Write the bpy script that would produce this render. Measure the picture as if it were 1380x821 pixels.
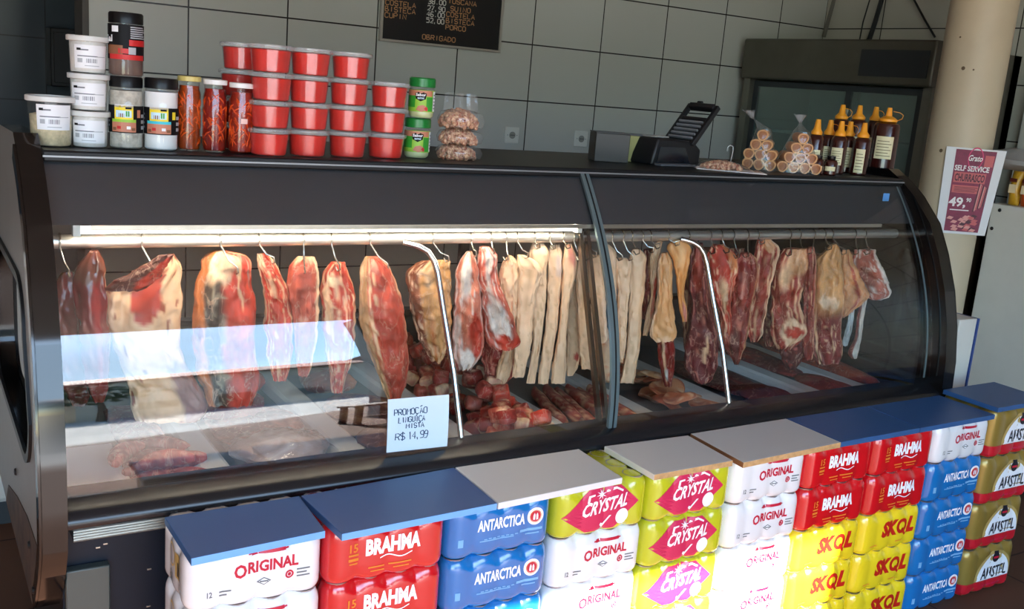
import bpy, bmesh, math, random
from math import sin, cos, pi, sqrt, atan2, radians
from mathutils import Vector, Matrix, noise
random.seed(7)
S = bpy.context.scene
COL = S.collection
for o in list(bpy.data.objects): bpy.data.objects.remove(o)

# ---------------------------------------------------------------- camera, sky, sun, exposure
W, H = 1380, 821
FPX, YAW, PITCH, ROLL, EYE = 1339.7, 0.56196, 0.21703, 0.08358, 1.4831
fw = Vector((sin(YAW)*cos(PITCH), cos(YAW)*cos(PITCH), -sin(PITCH)))
_r = Vector((cos(YAW), -sin(YAW), 0)); _u = _r.cross(fw)
rt = cos(ROLL)*_r + sin(ROLL)*_u; up = -sin(ROLL)*_r + cos(ROLL)*_u
cd = bpy.data.cameras.new('camera'); cam = bpy.data.objects.new('camera', cd); COL.objects.link(cam)
cd.sensor_width = 36; cd.lens = FPX/W*36; cd.clip_start = .05; cd.clip_end = 200
cam.matrix_world = Matrix(((rt.x, up.x, -fw.x, 0), (rt.y, up.y, -fw.y, 0), (rt.z, up.z, -fw.z, EYE), (0, 0, 0, 1)))
S.camera = cam
S.view_settings.view_transform = 'Standard'; S.view_settings.look = 'None'
S.view_settings.gamma = 1; S.view_settings.use_curve_mapping = False
S.view_settings.exposure = 0.72
S.cycles.transparent_max_bounces = 32; S.cycles.max_bounces = 10; S.cycles.diffuse_bounces = 5
S.cycles.glossy_bounces = 5; S.cycles.use_denoising = True; S.cycles.caustics_reflective = False; S.cycles.caustics_refractive = False
S.cycles.sample_clamp_indirect = 8

SUN_TO = Vector((.40, -3.675, 2.34)).normalized()
w = bpy.data.worlds.new('sky'); S.world = w; w.use_nodes = True
nt = w.node_tree; bg = nt.nodes['Background']
sky = nt.nodes.new('ShaderNodeTexSky'); sky.sky_type = 'NISHITA'; sky.sun_disc = False
sky.sun_elevation = radians(33); sky.sun_rotation = radians(175); sky.air_density = 1.2; sky.dust_density = .4; sky.ozone_density = 3
cn = nt.nodes.new('ShaderNodeTexNoise'); cn.inputs['Scale'].default_value = 3.2; cn.inputs['Detail'].default_value = 6
cr = nt.nodes.new('ShaderNodeValToRGB'); cr.color_ramp.elements[0].position = .5; cr.color_ramp.elements[1].position = .72
mxs = nt.nodes.new('ShaderNodeMixRGB'); mxs.inputs[2].default_value = (4.6, 5.2, 6.0, 1)
nt.links.new(cn.outputs['Fac'], cr.inputs['Fac']); nt.links.new(cr.outputs['Color'], mxs.inputs[0])
nt.links.new(sky.outputs['Color'], mxs.inputs[1]); tnt = nt.nodes.new('ShaderNodeMixRGB'); tnt.blend_type = 'MULTIPLY'; tnt.inputs[0].default_value = 1; tnt.inputs[2].default_value = (.78, .95, 1.08, 1)
nt.links.new(mxs.outputs[0], tnt.inputs[1]); nt.links.new(tnt.outputs[0], bg.inputs['Color'])
bg.inputs['Strength'].default_value = .68
sl = bpy.data.lights.new('sun', 'SUN'); sl.energy = 30; sl.angle = radians(.6); sl.color = (1, .98, .96)
so = bpy.data.objects.new('sun', sl); COL.objects.link(so); so.location = (2, -20, 14)
so.rotation_euler = SUN_TO.to_track_quat('Z', 'Y').to_euler()
def portal(loc, rot, sx, sy):
    l = bpy.data.lights.new('daylight_portal', 'AREA'); l.shape = 'RECTANGLE'; l.size = sx; l.size_y = sy
    l.cycles.is_portal = True
    o = bpy.data.objects.new('daylight_portal', l); COL.objects.link(o); o.location = loc; o.rotation_euler = rot
portal((-.2, -2.3, 1.33), (radians(90), 0, 0), 5.6, 2.66)

# ---------------------------------------------------------------- picture-to-place helpers
def ray(px, py): return (fw*FPX + rt*(px-W/2) - up*(py-H/2)).normalized()
EYEP = Vector((0, 0, EYE))
def atY(px, py, Y): d = ray(px, py); return EYEP + d*(Y/d.y)
def atX(px, py, X): d = ray(px, py); return EYEP + d*(X/d.x)
def atZ(px, py, Z): d = ray(px, py); return EYEP + d*((Z-EYE)/d.z)

# ---------------------------------------------------------------- materials
def srgb(r, g, b):
    f = lambda c: (c/255/12.92) if c/255 <= .04045 else ((c/255+.055)/1.055)**2.4
    return (f(r), f(g), f(b))
MATS = {}
def mat(name, c=(.8, .8, .8), rough=.5, metal=0, spec=.5, var=0, vscale=8, bump=0, bscale=60, coat=0, emit=0, col2=None, attr=False, stretch=None, sss=0, veins=0):
    if name in MATS: return MATS[name]
    m = bpy.data.materials.new(name); m.use_nodes = True; n = m.node_tree; L = n.links
    b = n.nodes['Principled BSDF']; MATS[name] = m
    b.inputs['Base Color'].default_value = (*c, 1); b.inputs['Roughness'].default_value = rough
    b.inputs['Metallic'].default_value = metal; b.inputs['Specular IOR Level'].default_value = spec
    b.inputs['Coat Weight'].default_value = coat; b.inputs['Coat Roughness'].default_value = .12
    if sss: b.inputs['Subsurface Weight'].default_value = sss; b.inputs['Subsurface Radius'].default_value = (.01, .004, .002)
    tc = n.nodes.new('ShaderNodeTexCoord'); src = tc.outputs['Object']
    if stretch:
        mp = n.nodes.new('ShaderNodeMapping'); mp.inputs['Scale'].default_value = stretch
        L.new(src, mp.inputs[0]); src = mp.outputs[0]
    base = None
    if attr:
        a = n.nodes.new('ShaderNodeAttribute'); a.attribute_name = 'Col'; base = a.outputs['Color']
    if var or col2:
        t = n.nodes.new('ShaderNodeTexNoise'); t.inputs['Scale'].default_value = vscale; t.inputs['Detail'].default_value = 6
        t.inputs['Roughness'].default_value = .62
        L.new(src, t.inputs['Vector'])
        r = n.nodes.new('ShaderNodeValToRGB'); r.color_ramp.elements[0].position = .35; r.color_ramp.elements[1].position = .68
        L.new(t.outputs['Fac'], r.inputs['Fac'])
        if attr:
            k1 = 1-var; k2 = 1+var
            r.color_ramp.elements[0].color = (k1, k1, k1, 1); r.color_ramp.elements[1].color = (k2, k2*.97, k2*.93, 1)
            mx = n.nodes.new('ShaderNodeMixRGB'); mx.blend_type = 'MULTIPLY'; mx.inputs[0].default_value = 1
            L.new(base, mx.inputs[1]); L.new(r.outputs[0], mx.inputs[2]); base = mx.outputs[0]
        else:
            c2 = col2 or tuple(x*(1-var) for x in c)
            r.color_ramp.elements[0].color = (*c2, 1); r.color_ramp.elements[1].color = (*c, 1); base = r.outputs[0]
    if veins:
        v1 = n.nodes.new('ShaderNodeTexNoise'); v1.inputs['Scale'].default_value = 26; v1.inputs['Detail'].default_value = 5; v1.inputs['Distortion'].default_value = .6
        L.new(src, v1.inputs['Vector']); vr = n.nodes.new('ShaderNodeValToRGB'); e = vr.color_ramp.elements
        e[0].position = .485; e[0].color = (0, 0, 0, 1); e[1].position = .515; e[1].color = (0, 0, 0, 1); k_ = e.new(.5); k_.color = (veins, veins, veins, 1)
        L.new(v1.outputs['Fac'], vr.inputs['Fac']); vm = n.nodes.new('ShaderNodeMixRGB'); vm.inputs[2].default_value = (.66, .42, .30, 1)
        L.new(vr.outputs['Color'], vm.inputs[0]); L.new(base, vm.inputs[1]); base = vm.outputs[0]
    if base: L.new(base, b.inputs['Base Color'])
    if emit:
        b.inputs['Emission Strength'].default_value = emit; b.inputs['Emission Color'].default_value = (*c, 1)
    if bump:
        t2 = n.nodes.new('ShaderNodeTexNoise'); t2.inputs['Scale'].default_value = bscale; t2.inputs['Detail'].default_value = 4
        L.new(src, t2.inputs['Vector'])
        bp = n.nodes.new('ShaderNodeBump'); bp.inputs['Strength'].default_value = bump; bp.inputs['Distance'].default_value = .004
        L.new(t2.outputs['Fac'], bp.inputs['Height']); L.new(bp.outputs[0], b.inputs['Normal'])
    return m
def clear(name, tint=(1, 1, 1), ior=1.45, rough=.02, haze=0, hcol=(.8, .8, .8), bump=0, bscale=40):
    if name in MATS: return MATS[name]
    m = bpy.data.materials.new(name); m.use_nodes = True; n = m.node_tree; L = n.links; MATS[name] = m
    n.nodes.remove(n.nodes['Principled BSDF']); out = n.nodes['Material Output']
    t = n.nodes.new('ShaderNodeBsdfTransparent'); t.inputs[0].default_value = (*tint, 1)
    g = n.nodes.new('ShaderNodeBsdfGlossy'); g.inputs['Roughness'].default_value = rough
    lw = n.nodes.new('ShaderNodeLayerWeight'); lw.inputs['Blend'].default_value = .5
    pw_ = n.nodes.new('ShaderNodeMath'); pw_.operation = 'POWER'; pw_.inputs[1].default_value = 5; L.new(lw.outputs['Facing'], pw_.inputs[0])
    f = n.nodes.new('ShaderNodeMath'); f.operation = 'MULTIPLY_ADD'; F0 = ((ior-1)/(ior+1))**2; f.inputs[1].default_value = 1-F0; f.inputs[2].default_value = F0; L.new(pw_.outputs[0], f.inputs[0])
    src = t.outputs[0]
    if haze:
        d = n.nodes.new('ShaderNodeBsdfDiffuse'); d.inputs[0].default_value = (*hcol, 1)
        x = n.nodes.new('ShaderNodeMixShader'); x.inputs[0].default_value = haze
        L.new(t.outputs[0], x.inputs[1]); L.new(d.outputs[0], x.inputs[2]); src = x.outputs[0]
    mx = n.nodes.new('ShaderNodeMixShader'); L.new(f.outputs[0], mx.inputs[0]); L.new(src, mx.inputs[1]); L.new(g.outputs[0], mx.inputs[2])
    if bump:
        tx = n.nodes.new('ShaderNodeTexNoise'); tx.inputs['Scale'].default_value = bscale
        tc = n.nodes.new('ShaderNodeTexCoord'); L.new(tc.outputs['Object'], tx.inputs['Vector'])
        bp = n.nodes.new('ShaderNodeBump'); bp.inputs['Strength'].default_value = bump; bp.inputs['Distance'].default_value = .01
        L.new(tx.outputs['Fac'], bp.inputs['Height']); L.new(bp.outputs[0], g.inputs['Normal']); L.new(bp.outputs[0], lw.inputs['Normal'])
    L.new(mx.outputs[0], out.inputs['Surface']); return m
def tilemat(name, c, grout, tw, th, x0, z0, axis='X', mortar=.0035, rough=.25, var=.06, offset=0):
    m = bpy.data.materials.new(name); m.use_nodes = True; n = m.node_tree; L = n.links; MATS[name] = m
    b = n.nodes['Principled BSDF']; b.inputs['Roughness'].default_value = rough
    tc = n.nodes.new('ShaderNodeTexCoord'); sp = n.nodes.new('ShaderNodeSeparateXYZ'); L.new(tc.outputs['Object'], sp.inputs[0])
    cb = n.nodes.new('ShaderNodeCombineXYZ')
    a1 = n.nodes.new('ShaderNodeMath'); a1.operation = 'SUBTRACT'; a1.inputs[1].default_value = x0
    a2 = n.nodes.new('ShaderNodeMath'); a2.operation = 'SUBTRACT'; a2.inputs[1].default_value = z0
    L.new(sp.outputs['X' if axis in 'XF' else 'Y'], a1.inputs[0]); L.new(sp.outputs['Y' if axis == 'F' else 'Z'], a2.inputs[0])
    L.new(a1.outputs[0], cb.inputs[0]); L.new(a2.outputs[0], cb.inputs[1])
    br = n.nodes.new('ShaderNodeTexBrick'); br.offset = offset; br.inputs['Scale'].default_value = 1
    br.inputs['Brick Width'].default_value = tw; br.inputs['Row Height'].default_value = th
    br.inputs['Mortar Size'].default_value = mortar; br.inputs['Mortar Smooth'].default_value = .1; br.inputs['Bias'].default_value = 0
    br.inputs['Color1'].default_value = (*c, 1); br.inputs['Color2'].default_value = (*[x*(1-var) for x in c], 1); br.inputs['Mortar'].default_value = (*grout, 1)
    L.new(cb.outputs[0], br.inputs['Vector']); L.new(br.outputs['Color'], b.inputs['Base Color'])
    bp = n.nodes.new('ShaderNodeBump'); bp.inputs['Strength'].default_value = .4; bp.inputs['Distance'].default_value = .003; bp.invert = True
    L.new(br.outputs['Fac'], bp.inputs['Height']); L.new(bp.outputs[0], b.inputs['Normal'])
    return m

# ---------------------------------------------------------------- mesh builder
class MB:
    def __init__(s): s.v = []; s.f = []; s.mi = []; s.col = None
    def add(s, vs, fs, mi=0):
        k = len(s.v); s.v += [tuple(p) for p in vs]; s.f += [tuple(i+k for i in f) for f in fs]; s.mi += [mi]*len(fs); return s
    def box(s, lo, hi, mi=0, M=None):
        x0, y0, z0 = lo; x1, y1, z1 = hi
        p = [(x0,y0,z0),(x1,y0,z0),(x1,y1,z0),(x0,y1,z0),(x0,y0,z1),(x1,y0,z1),(x1,y1,z1),(x0,y1,z1)]
        if M: p = [M @ Vector(q) for q in p]
        return s.add(p, [(0,3,2,1),(4,5,6,7),(0,1,5,4),(1,2,6,5),(2,3,7,6),(3,0,4,7)], mi)
    def rows(s, R, mi=0, close=True, cap0=True, cap1=True):
        n = len(R[0]); k = len(s.v); fs = []
        for i in range(len(R)-1):
            for j in range(n if close else n-1):
                j2 = (j+1) % n
                fs.append((i*n+j, i*n+j2, (i+1)*n+j2, (i+1)*n+j))
        if cap0: fs.append(tuple(range(n-1, -1, -1)))
        if cap1: fs.append(tuple((len(R)-1)*n+j for j in range(n)))
        return s.add([p for r in R for p in r], fs, mi)
    def lathe(s, prof, n=28, mi=0, c=(0, 0, 0), cap0=True, cap1=True, sx=1, sy=1):
        R = [[(c[0]+r*cos(2*pi*j/n)*sx, c[1]+r*sin(2*pi*j/n)*sy, c[2]+z) for j in range(n)] for r, z in prof]
        return s.rows(R, mi, True, cap0, cap1)
    def tube(s, pts, r, n=10, mi=0, closed=False):
        pts = [Vector(p) for p in pts]; R = []; prev = None; N = len(pts)
        for i, p in enumerate(pts):
            if closed: t = pts[(i+1) % N]-pts[i-1]
            else: t = pts[min(i+1, N-1)]-pts[max(i-1, 0)]
            t.normalize()
            if prev is None: a = Vector((0, 0, 1)) if abs(t.z) < .9 else Vector((1, 0, 0)); u = a.cross(t).normalized()
            else: u = (prev - t*prev.dot(t)).normalized()
            prev = u; w_ = t.cross(u); rr = r[i] if isinstance(r, (list, tuple)) else r
            R.append([p + (u*cos(2*pi*j/n) + w_*sin(2*pi*j/n))*rr for j in range(n)])
        if closed: R.append(R[0]); return s.rows(R, mi, True, False, False)
        return s.rows(R, mi)
    def prism(s, poly, a, b, plane='YZ', mi=0):
        n = len(poly)
        mk = {'YZ': lambda p, t: (t, p[0], p[1]), 'XZ': lambda p, t: (p[0], t, p[1]), 'XY': lambda p, t: (p[0], p[1], t)}[plane]
        vs = [mk(p, a) for p in poly]+[mk(p, b) for p in poly]
        fs = [tuple(range(n-1, -1, -1)), tuple(range(n, 2*n))]+[(j, (j+1) % n, n+(j+1) % n, n+j) for j in range(n)]
        return s.add(vs, fs, mi)
    def build(s, name, mats, parent=None, smooth=True, loc=None, rot=None, bevel=0, angle=40, colors=None):
        me = bpy.data.meshes.new(name); me.from_pydata(s.v, [], s.f); me.update()
        for m in (mats if isinstance(mats, (list, tuple)) else [mats]): me.materials.append(m)
        me.polygons.foreach_set('material_index', s.mi)
        bm = bmesh.new(); bm.from_mesh(me); bmesh.ops.recalc_face_normals(bm, faces=bm.faces); bm.to_mesh(me); bm.free()
        if colors:
            ca = me.color_attributes.new('Col', 'FLOAT_COLOR', 'POINT')
            ca.data.foreach_set('color', [x for c in colors for x in (c[0], c[1], c[2], 1)])
        if smooth: me.shade_smooth(); me.set_sharp_from_angle(angle=radians(angle))
        o = bpy.data.objects.new(name, me); COL.objects.link(o)
        if parent: o.parent = parent
        if loc: o.location = loc
        if rot: o.rotation_euler = rot
        if bevel:
            b = o.modifiers.new('bevel', 'BEVEL'); b.width = bevel; b.segments = 2; b.limit_method = 'ANGLE'; b.angle_limit = radians(40)
        return o
def tag(o, label, cat, group=None):
    o['label'] = label; o['category'] = cat
    if group: o['group'] = group
    return o
def thing(name, label, cat, loc=(0, 0, 0), rz=0, group=None):
    o = bpy.data.objects.new(name, None); COL.objects.link(o); o.location = loc; o.rotation_euler = (0, 0, rz); o.empty_display_size = .05
    return tag(o, label, cat, group)
def structure(o): o['kind'] = 'structure'; return o
def copy_tree(src, label=None, loc=None, rz=None, group=None):
    c = src.copy(); COL.objects.link(c)
    if label: c['label'] = label
    if group: c['group'] = group
    if loc is not None: c.location = loc
    if rz is not None: c.rotation_euler = (0, 0, rz)
    for ch in list(src.children):
        d = ch.copy(); COL.objects.link(d); d.parent = c
        for g in list(ch.children):
            e = g.copy(); COL.objects.link(e); e.parent = d
    return c

# lettering: built-in font as flat meshes, and a pen-stroke alphabet
_TX = {}
def text_mesh(txt, bold=0, shear=0):
    k = (txt, bold, shear)
    if k not in _TX:
        c = bpy.data.curves.new('lettering', 'FONT'); c.body = txt; c.size = 1; c.offset = bold; c.shear = shear; c.resolution_u = 2
        o = bpy.data.objects.new('lettering', c); COL.objects.link(o)
        dg = bpy.context.evaluated_depsgraph_get(); me = bpy.data.meshes.new_from_object(o.evaluated_get(dg))
        vs = [v.co.copy() for v in me.vertices]; fs = [tuple(p.vertices) for p in me.polygons]
        bpy.data.objects.remove(o); bpy.data.curves.remove(c); bpy.data.meshes.remove(me)
        x0 = min(v.x for v in vs); x1 = max(v.x for v in vs); y0 = min(v.y for v in vs); y1 = max(v.y for v in vs)
        _TX[k] = ([((v.x-x0)/(x1-x0), (v.y-y0)/(y1-y0)) for v in vs], fs)
    return _TX[k]
def put_text(mb, txt, x, z, w_, h, fn, mi=0, bold=.02, shear=0, slant=0, arch=0):
    """lettering filling the box x..x+w, z..z+h; fn maps (x, z) to a 3D point"""
    vs, fs = text_mesh(txt, bold, shear); P = [(x+u*w_+slant*v*h, z+v*h+arch*(u-.5)*w_) for u, v in vs]
    T = [(f[0], f[i], f[i+1]) for f in fs for i in range(1, len(f)-1)]; out = []; mid = {}; lim = w_*.055 if w_ > 1 else .007
    while T:                                                # split long triangles so that the print follows a curved wall
        t = T.pop(); e = [(math.dist(P[t[i]], P[t[(i+1) % 3]]), i) for i in range(3)]; l, i = max(e)
        if l < lim: out.append(t); continue
        a, b, c = t[i], t[(i+1) % 3], t[(i+2) % 3]; k = (min(a, b), max(a, b))
        if k not in mid: mid[k] = len(P); P.append(((P[a][0]+P[b][0])/2, (P[a][1]+P[b][1])/2))
        m = mid[k]; T += [(a, m, c), (m, b, c)]
    mb.add([fn(*p) for p in P], out, mi)
G = {'A': ['00,26,40;12,32'], 'B': ['00,06,36,35,23,03;23,42,41,30,00'], 'C': ['45,36,16,05,01,10,30,41'], 'Ç': ['45,36,16,05,01,10,30,41;20,2-1,1-2'],
     'D': ['00,06,26,44,42,20,00'], 'E': ['46,06,00,40;03,33'], 'F': ['46,06,00;03,33'], 'G': ['45,36,16,05,01,10,30,41,43,23'], 'H': ['00,06;40,46;03,43'], 'I': ['20,26'],
     'L': ['06,00,40'], 'M': ['00,06,23,46,40'], 'N': ['00,06,40,46'], 'O': ['10,01,05,16,36,45,41,30,10'], 'Ã': ['00,26,40;12,32;17,28,27,38'], 'P': ['00,06,36,45,44,33,03'], 'R': ['00,06,36,45,44,33,03;23,40'],
     'S': ['45,36,16,05,04,13,33,42,41,30,10,01'], 'T': ['06,46;26,20'], 'U': ['06,01,10,30,41,46'], 'V': ['06,20,46'], 'Q': ['10,01,05,16,36,45,41,30,10;22,40'],
     '0': ['10,01,05,16,36,45,41,30,10'], '1': ['15,26,20'], '2': ['05,16,36,45,43,00,40'], '3': ['06,36,45,44,33,13;33,42,41,30,00'], '4': ['30,36,02,42'], '5': ['46,06,04,34,43,41,30,00'], '6': ['46,16,04,01,10,30,41,42,33,03'],
     '7': ['06,46,10'], '8': ['13,04,05,16,36,45,44,33,13,02,01,10,30,41,42,33'], '9': ['00,30,42,45,36,16,05,04,13,43'], ',': ['11,1-1'], '.': ['20,21'], '$': ['45,36,16,05,04,13,33,42,41,30,10,01;27,2-1'], '~': []}
def _strokes(ch):
    out = []
    for grp in G.get(ch, []):
        for st in grp.split(';'):
            pl = []
            for tok in st.split(','):
                pl.append((int(tok[0])/4, int(tok[1:])/6))
            out.append(pl)
    return out
def pen_text(mb, txt, x, z, cw, ch, fn, wd, mi=0, jitter=0, gap=1.35, rnd=random):
    for i, c in enumerate(txt):
        for pl in _strokes(c):
            q = [(x+i*cw*gap+p[0]*cw+rnd.uniform(-jitter, jitter), z+p[1]*ch+rnd.uniform(-jitter, jitter)+.15*jitter*i) for p in pl]
            L_, R_ = [], []
            for k in range(len(q)):
                a = q[max(k-1, 0)]; b = q[min(k+1, len(q)-1)]; dx, dz = b[0]-a[0], b[1]-a[1]; l = sqrt(dx*dx+dz*dz) or 1
                nx, nz = -dz/l*wd/2, dx/l*wd/2
                L_.append(fn(q[k][0]+nx, q[k][1]+nz)); R_.append(fn(q[k][0]-nx, q[k][1]-nz))
            n = len(q)
            mb.add(L_+R_, [(k, k+1, n+k+1, n+k) for k in range(n-1)], mi)
def rect(mb, x, z, w_, h, fn, mi=0, nx=6, nz=1):
    vs = [fn(x+w_*i/nx, z+h*j/nz) for j in range(nz+1) for i in range(nx+1)]
    mb.add(vs, [(j*(nx+1)+i, j*(nx+1)+i+1, (j+1)*(nx+1)+i+1, (j+1)*(nx+1)+i) for j in range(nz) for i in range(nx)], mi)
def polygon(mb, pts, fn, mi=0): mb.add([fn(*p) for p in pts], [tuple(range(len(pts)))], mi)
def fan(mb, pts, c, fn, mi=0, rings=3):
    n = len(pts); vs = [fn(*c)]
    for k in range(1, rings+1): vs += [fn(c[0]+(p[0]-c[0])*k/rings, c[1]+(p[1]-c[1])*k/rings) for p in pts]
    fs = [(0, 1+j, 1+(j+1) % n) for j in range(n)]
    for k in range(rings-1): fs += [(1+k*n+j, 1+(k+1)*n+j, 1+(k+1)*n+(j+1) % n, 1+k*n+(j+1) % n) for j in range(n)]
    mb.add(vs, fs, mi)
def disc(mb, x, z, r, fn, mi=0, n=24, rz=None): fan(mb, [(x+r*cos(2*pi*j/n), z+(rz or r)*sin(2*pi*j/n)) for j in range(n)], (x, z), fn, mi, 2)
def ring(mb, x, z, r0, r1, fn, mi=0, n=24):
    vs = [fn(x+r*cos(2*pi*j/n), z+r*sin(2*pi*j/n)) for r in (r0, r1) for j in range(n)]
    mb.add(vs, [(j, (j+1) % n, n+(j+1) % n, n+j) for j in range(n)], mi)
def lerp(a, b, t): return a+(b-a)*t
def mixc(a, b, t): return tuple(a[i]+(b[i]-a[i])*t for i in range(3))
# ================================================================ the room
TW, TH, WX0, WZ0, WY = .42989, .28286, .64164, 1.68966, 4.446
tile_wall = tilemat('pale_wall_tile', srgb(198, 197, 188), srgb(46, 44, 41), TW, TH, WX0, WZ0, 'X', rough=.22, var=.05)
tile_dark = tilemat('shaded_corridor_tile', srgb(52, 60, 66), srgb(22, 24, 26), .6, .33, .1, .2, 'X', rough=.3)  # the unlit corridor's shade is put into this dark tile colour
tile_side = tilemat('side_wall_tile', srgb(190, 186, 172), srgb(60, 58, 54), TW, TH, 4.446, WZ0, 'Y', rough=.25)
floor_m = tilemat('brown_floor_tile', srgb(98, 68, 52), srgb(58, 42, 34), .45, .45, 0, 0, 'F', rough=.75, var=.12, mortar=.004); floor_m.node_tree.nodes['Principled BSDF'].inputs['Specular IOR Level'].default_value = .12
paint_white = mat('ceiling_paint', srgb(176, 172, 164), .8, var=.05)
paint_wall = mat('wall_paint', srgb(168, 164, 156), .75, var=.06)
concrete = mat('pavement_concrete', srgb(196, 192, 184), .85, spec=.2, var=.15, vscale=3, bump=.3)
asphalt = mat('street_asphalt', srgb(176, 172, 164), .9, var=.2, vscale=5)
def sbox(name, lo, hi, m): return structure(MB().box(lo, hi).build(name, m, smooth=False))
sbox('floor', (-4, -2, -.1), (5.6, 6.2, 0), floor_m)
sbox('pavement', (-12, -5, -.1), (14, -2, -.001), concrete)
structure(MB().prism([(-1.2, -2.0), (.2, -2.75), (1.2, -3.1), (2.4, -3.8), (3.8, -5.2), (6, -8.5), (14, -19), (14, -2.0)], -.06, .001, 'XY').build('added_dark_slab', floor_m, smooth=False))  # added unseen dark slab, stands in for shaded ground mirrored in the glass
sbox('street', (-30, -40, -.2), (40, -5, -.06), asphalt)
sbox('ceiling', (-4, -2.0, 2.68), (5.6, 6.2, 2.85), paint_white)
sbox('wall_back', (.68, WY, 0), (5.1, WY+.2, 2.68), tile_wall)
sbox('wall_end_shade_1', (.655, WY-.004, 0), (.6795, WY+.2, 2.68), mat('reveal_shade', srgb(84, 80, 74), .6))  # added cover; shade on the wall's end is put into its dark colour
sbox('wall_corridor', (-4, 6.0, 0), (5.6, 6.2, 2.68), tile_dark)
sbox('wall_right', (4.89, -2, 0), (5.1, WY, 2.68), tile_side)
sbox('wall_left', (-4.2, -2, 0), (-4, 6.2, 2.68), paint_wall)
sbox('wall_front', (2.6, -2.2, 0), (5.6, -2, 2.68), paint_wall)
sbox('wall_street', (-4.2, -2.2, 0), (-3, -2, 2.68), paint_wall)
# dark box on the corridor wall, sockets, price board
DARK = mat('black_plastic', srgb(16, 16, 18), .45)
p0, p1 = atY(78, 38, 5.9), atY(108, 118, 5.9)
t = thing('wall_cabinet', 'dark box hung on the dim wall behind the left end of the counter', 'cabinet', ((p0.x+p1.x)/2, 5.9, p1.z))
MB().box((-.1, -.08, 0), (.1, .098, p0.z-p1.z)).build('case_body', DARK, t, bevel=.006)
MB().box((-.085, -.09, .02), (.085, -.081, p0.z-p1.z-.02)).build('door', DARK, t, bevel=.003)
plast = mat('socket_plastic', srgb(224, 222, 212), .4)
for i, (px, py, lab) in enumerate(((689, 182, 'square white wall socket, the left one, nearer the price board'), (782, 187, 'square white wall socket above the small dark box on the counter'))):
    q = atY(px, py, WY); t = thing('wall_socket', lab, 'socket', (q.x, WY, q.z), 0, 'wall sockets on the tiles')
    MB().box((-.042, -.010, -.042), (.042, -.0005, .042)).build('face_plate', plast, t, bevel=.004)
    MB().lathe([(.018, 0), (.018, .003)], 20).build('outlet', mat('outlet_grey', srgb(150, 148, 140), .5), t, loc=(0, -.0102, 0), rot=(radians(90), 0, 0))
    for dx in (-.009, 0, .009): MB().lathe([(.0028, 0), (.0028, .001)], 8).build('pin_hole', DARK, t, loc=(dx, -.0134, 0), rot=(radians(90), 0, 0))
    for dx in (-.028, .028): MB().lathe([(.0028, 0), (.0024, .001)], 8).build('screw', mat('screw_grey', (.3, .3, .3), .4, 1), t, loc=(dx, -.0102, 0), rot=(radians(90), 0, 0))
# price board: lower part shows in the picture
bx0, bx1, bz0, bz1 = 1.938, 2.592, 1.632, 2.10
t = thing('price_board', 'black price board with orange and white words in a thin light frame', 'sign', ((bx0+bx1)/2, WY-.001, bz0))
bw, bh = bx1-bx0, bz1-bz0
MB().box((-bw/2+.008, -.018, .008), (bw/2-.008, -.001, bh-.008)).build('panel', mat('board_black', srgb(12, 12, 14), .35), t)
fr = MB(); e = .012
for lo, hi in (((-bw/2, -.026, 0), (bw/2, 0, e)), ((-bw/2, -.026, bh-e), (bw/2, 0, bh)), ((-bw/2, -.026, e), (-bw/2+e, 0, bh-e)), ((bw/2-e, -.026, e), (bw/2, 0, bh-e))): fr.box(lo, hi)
fr.build('frame', mat('board_frame', srgb(176, 170, 158), .45, .4), t, bevel=.002)
def bp(px, py): q = atY(px, py, WY-.019); return q.x-(bx0+bx1)/2, q.z-bz0
def bfn(x, z): return (x, -.0186, z)
cw, ch = .0172, .0215
am_m, wh_m = mat('board_amber', srgb(190, 140, 96), .6), mat('board_white', srgb(214, 212, 204), .6)
for txt, px, py, wd_ in (('COSTELA', 519.5, 5, 0), ('BISTECA', 519, 13.5, 0), ('CUPIN', 518.5, 22, 0), ('TOSCANA', 604, 3, 0), ('SUINO', 607, 13.5, 0), ('COSTELA', 601.5, 21, 0), ('BISTECA', 601, 29.5, 0), ('PORCO', 600.5, 38.5, 0), ('OBRIGADO', 569, 51.5, 0),
                          ('38.00', 577, 3.5, 1), ('27,90', 576, 12.5, 1), ('46.00', 575, 20.5, 1), ('52,00', 574.5, 29, 1)):
    mb = MB(); x, z = bp(px, py+1); pen_text(mb, txt, x, z, cw*(.86 if wd_ else 1), ch, bfn, .0042, gap=1.33)
    mb.build('white_price' if wd_ else 'orange_word', wh_m if wd_ else am_m, t, smooth=False)

# upright freezer against the right wall
steel = mat('dull_steel', srgb(128, 124, 112), .42, .75, var=.15, vscale=6)
seal = mat('rubber_grey', srgb(52, 56, 58), .6)
fx, fy0, fy1, fz = 4.2, 3.1, 4.36, 1.83
t = thing('upright_freezer', 'tall steel freezer with sliding glass doors behind the sauce bottles', 'freezer', (4.53, (fy0+fy1)/2, 0))
def L_(x, y, z): return (x-4.53, y-(fy0+fy1)/2, z)
c = MB()
c.box(L_(fx, fy0, 0), L_(4.86, fy0+.05, fz)); c.box(L_(fx, fy1-.05, 0), L_(4.86, fy1, fz)); c.box(L_(4.80, fy0, 0), L_(4.86, fy1, fz)); c.box(L_(fx+.01, fy0+.05, 0), L_(4.80, fy1-.05, .55)); c.box(L_(fx+.01, fy0+.05, fz-.04), L_(4.80, fy1-.05, fz))
c.build('cabinet_body', steel, t)
MB().box(L_(fx-.03, fy0-.005, 1.63), L_(fx+.08, fy1+.005, fz+.02)).build('header_panel', mat('header_steel', srgb(96, 92, 80), .4, .5, var=.2, vscale=5), t, bevel=.01)
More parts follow.
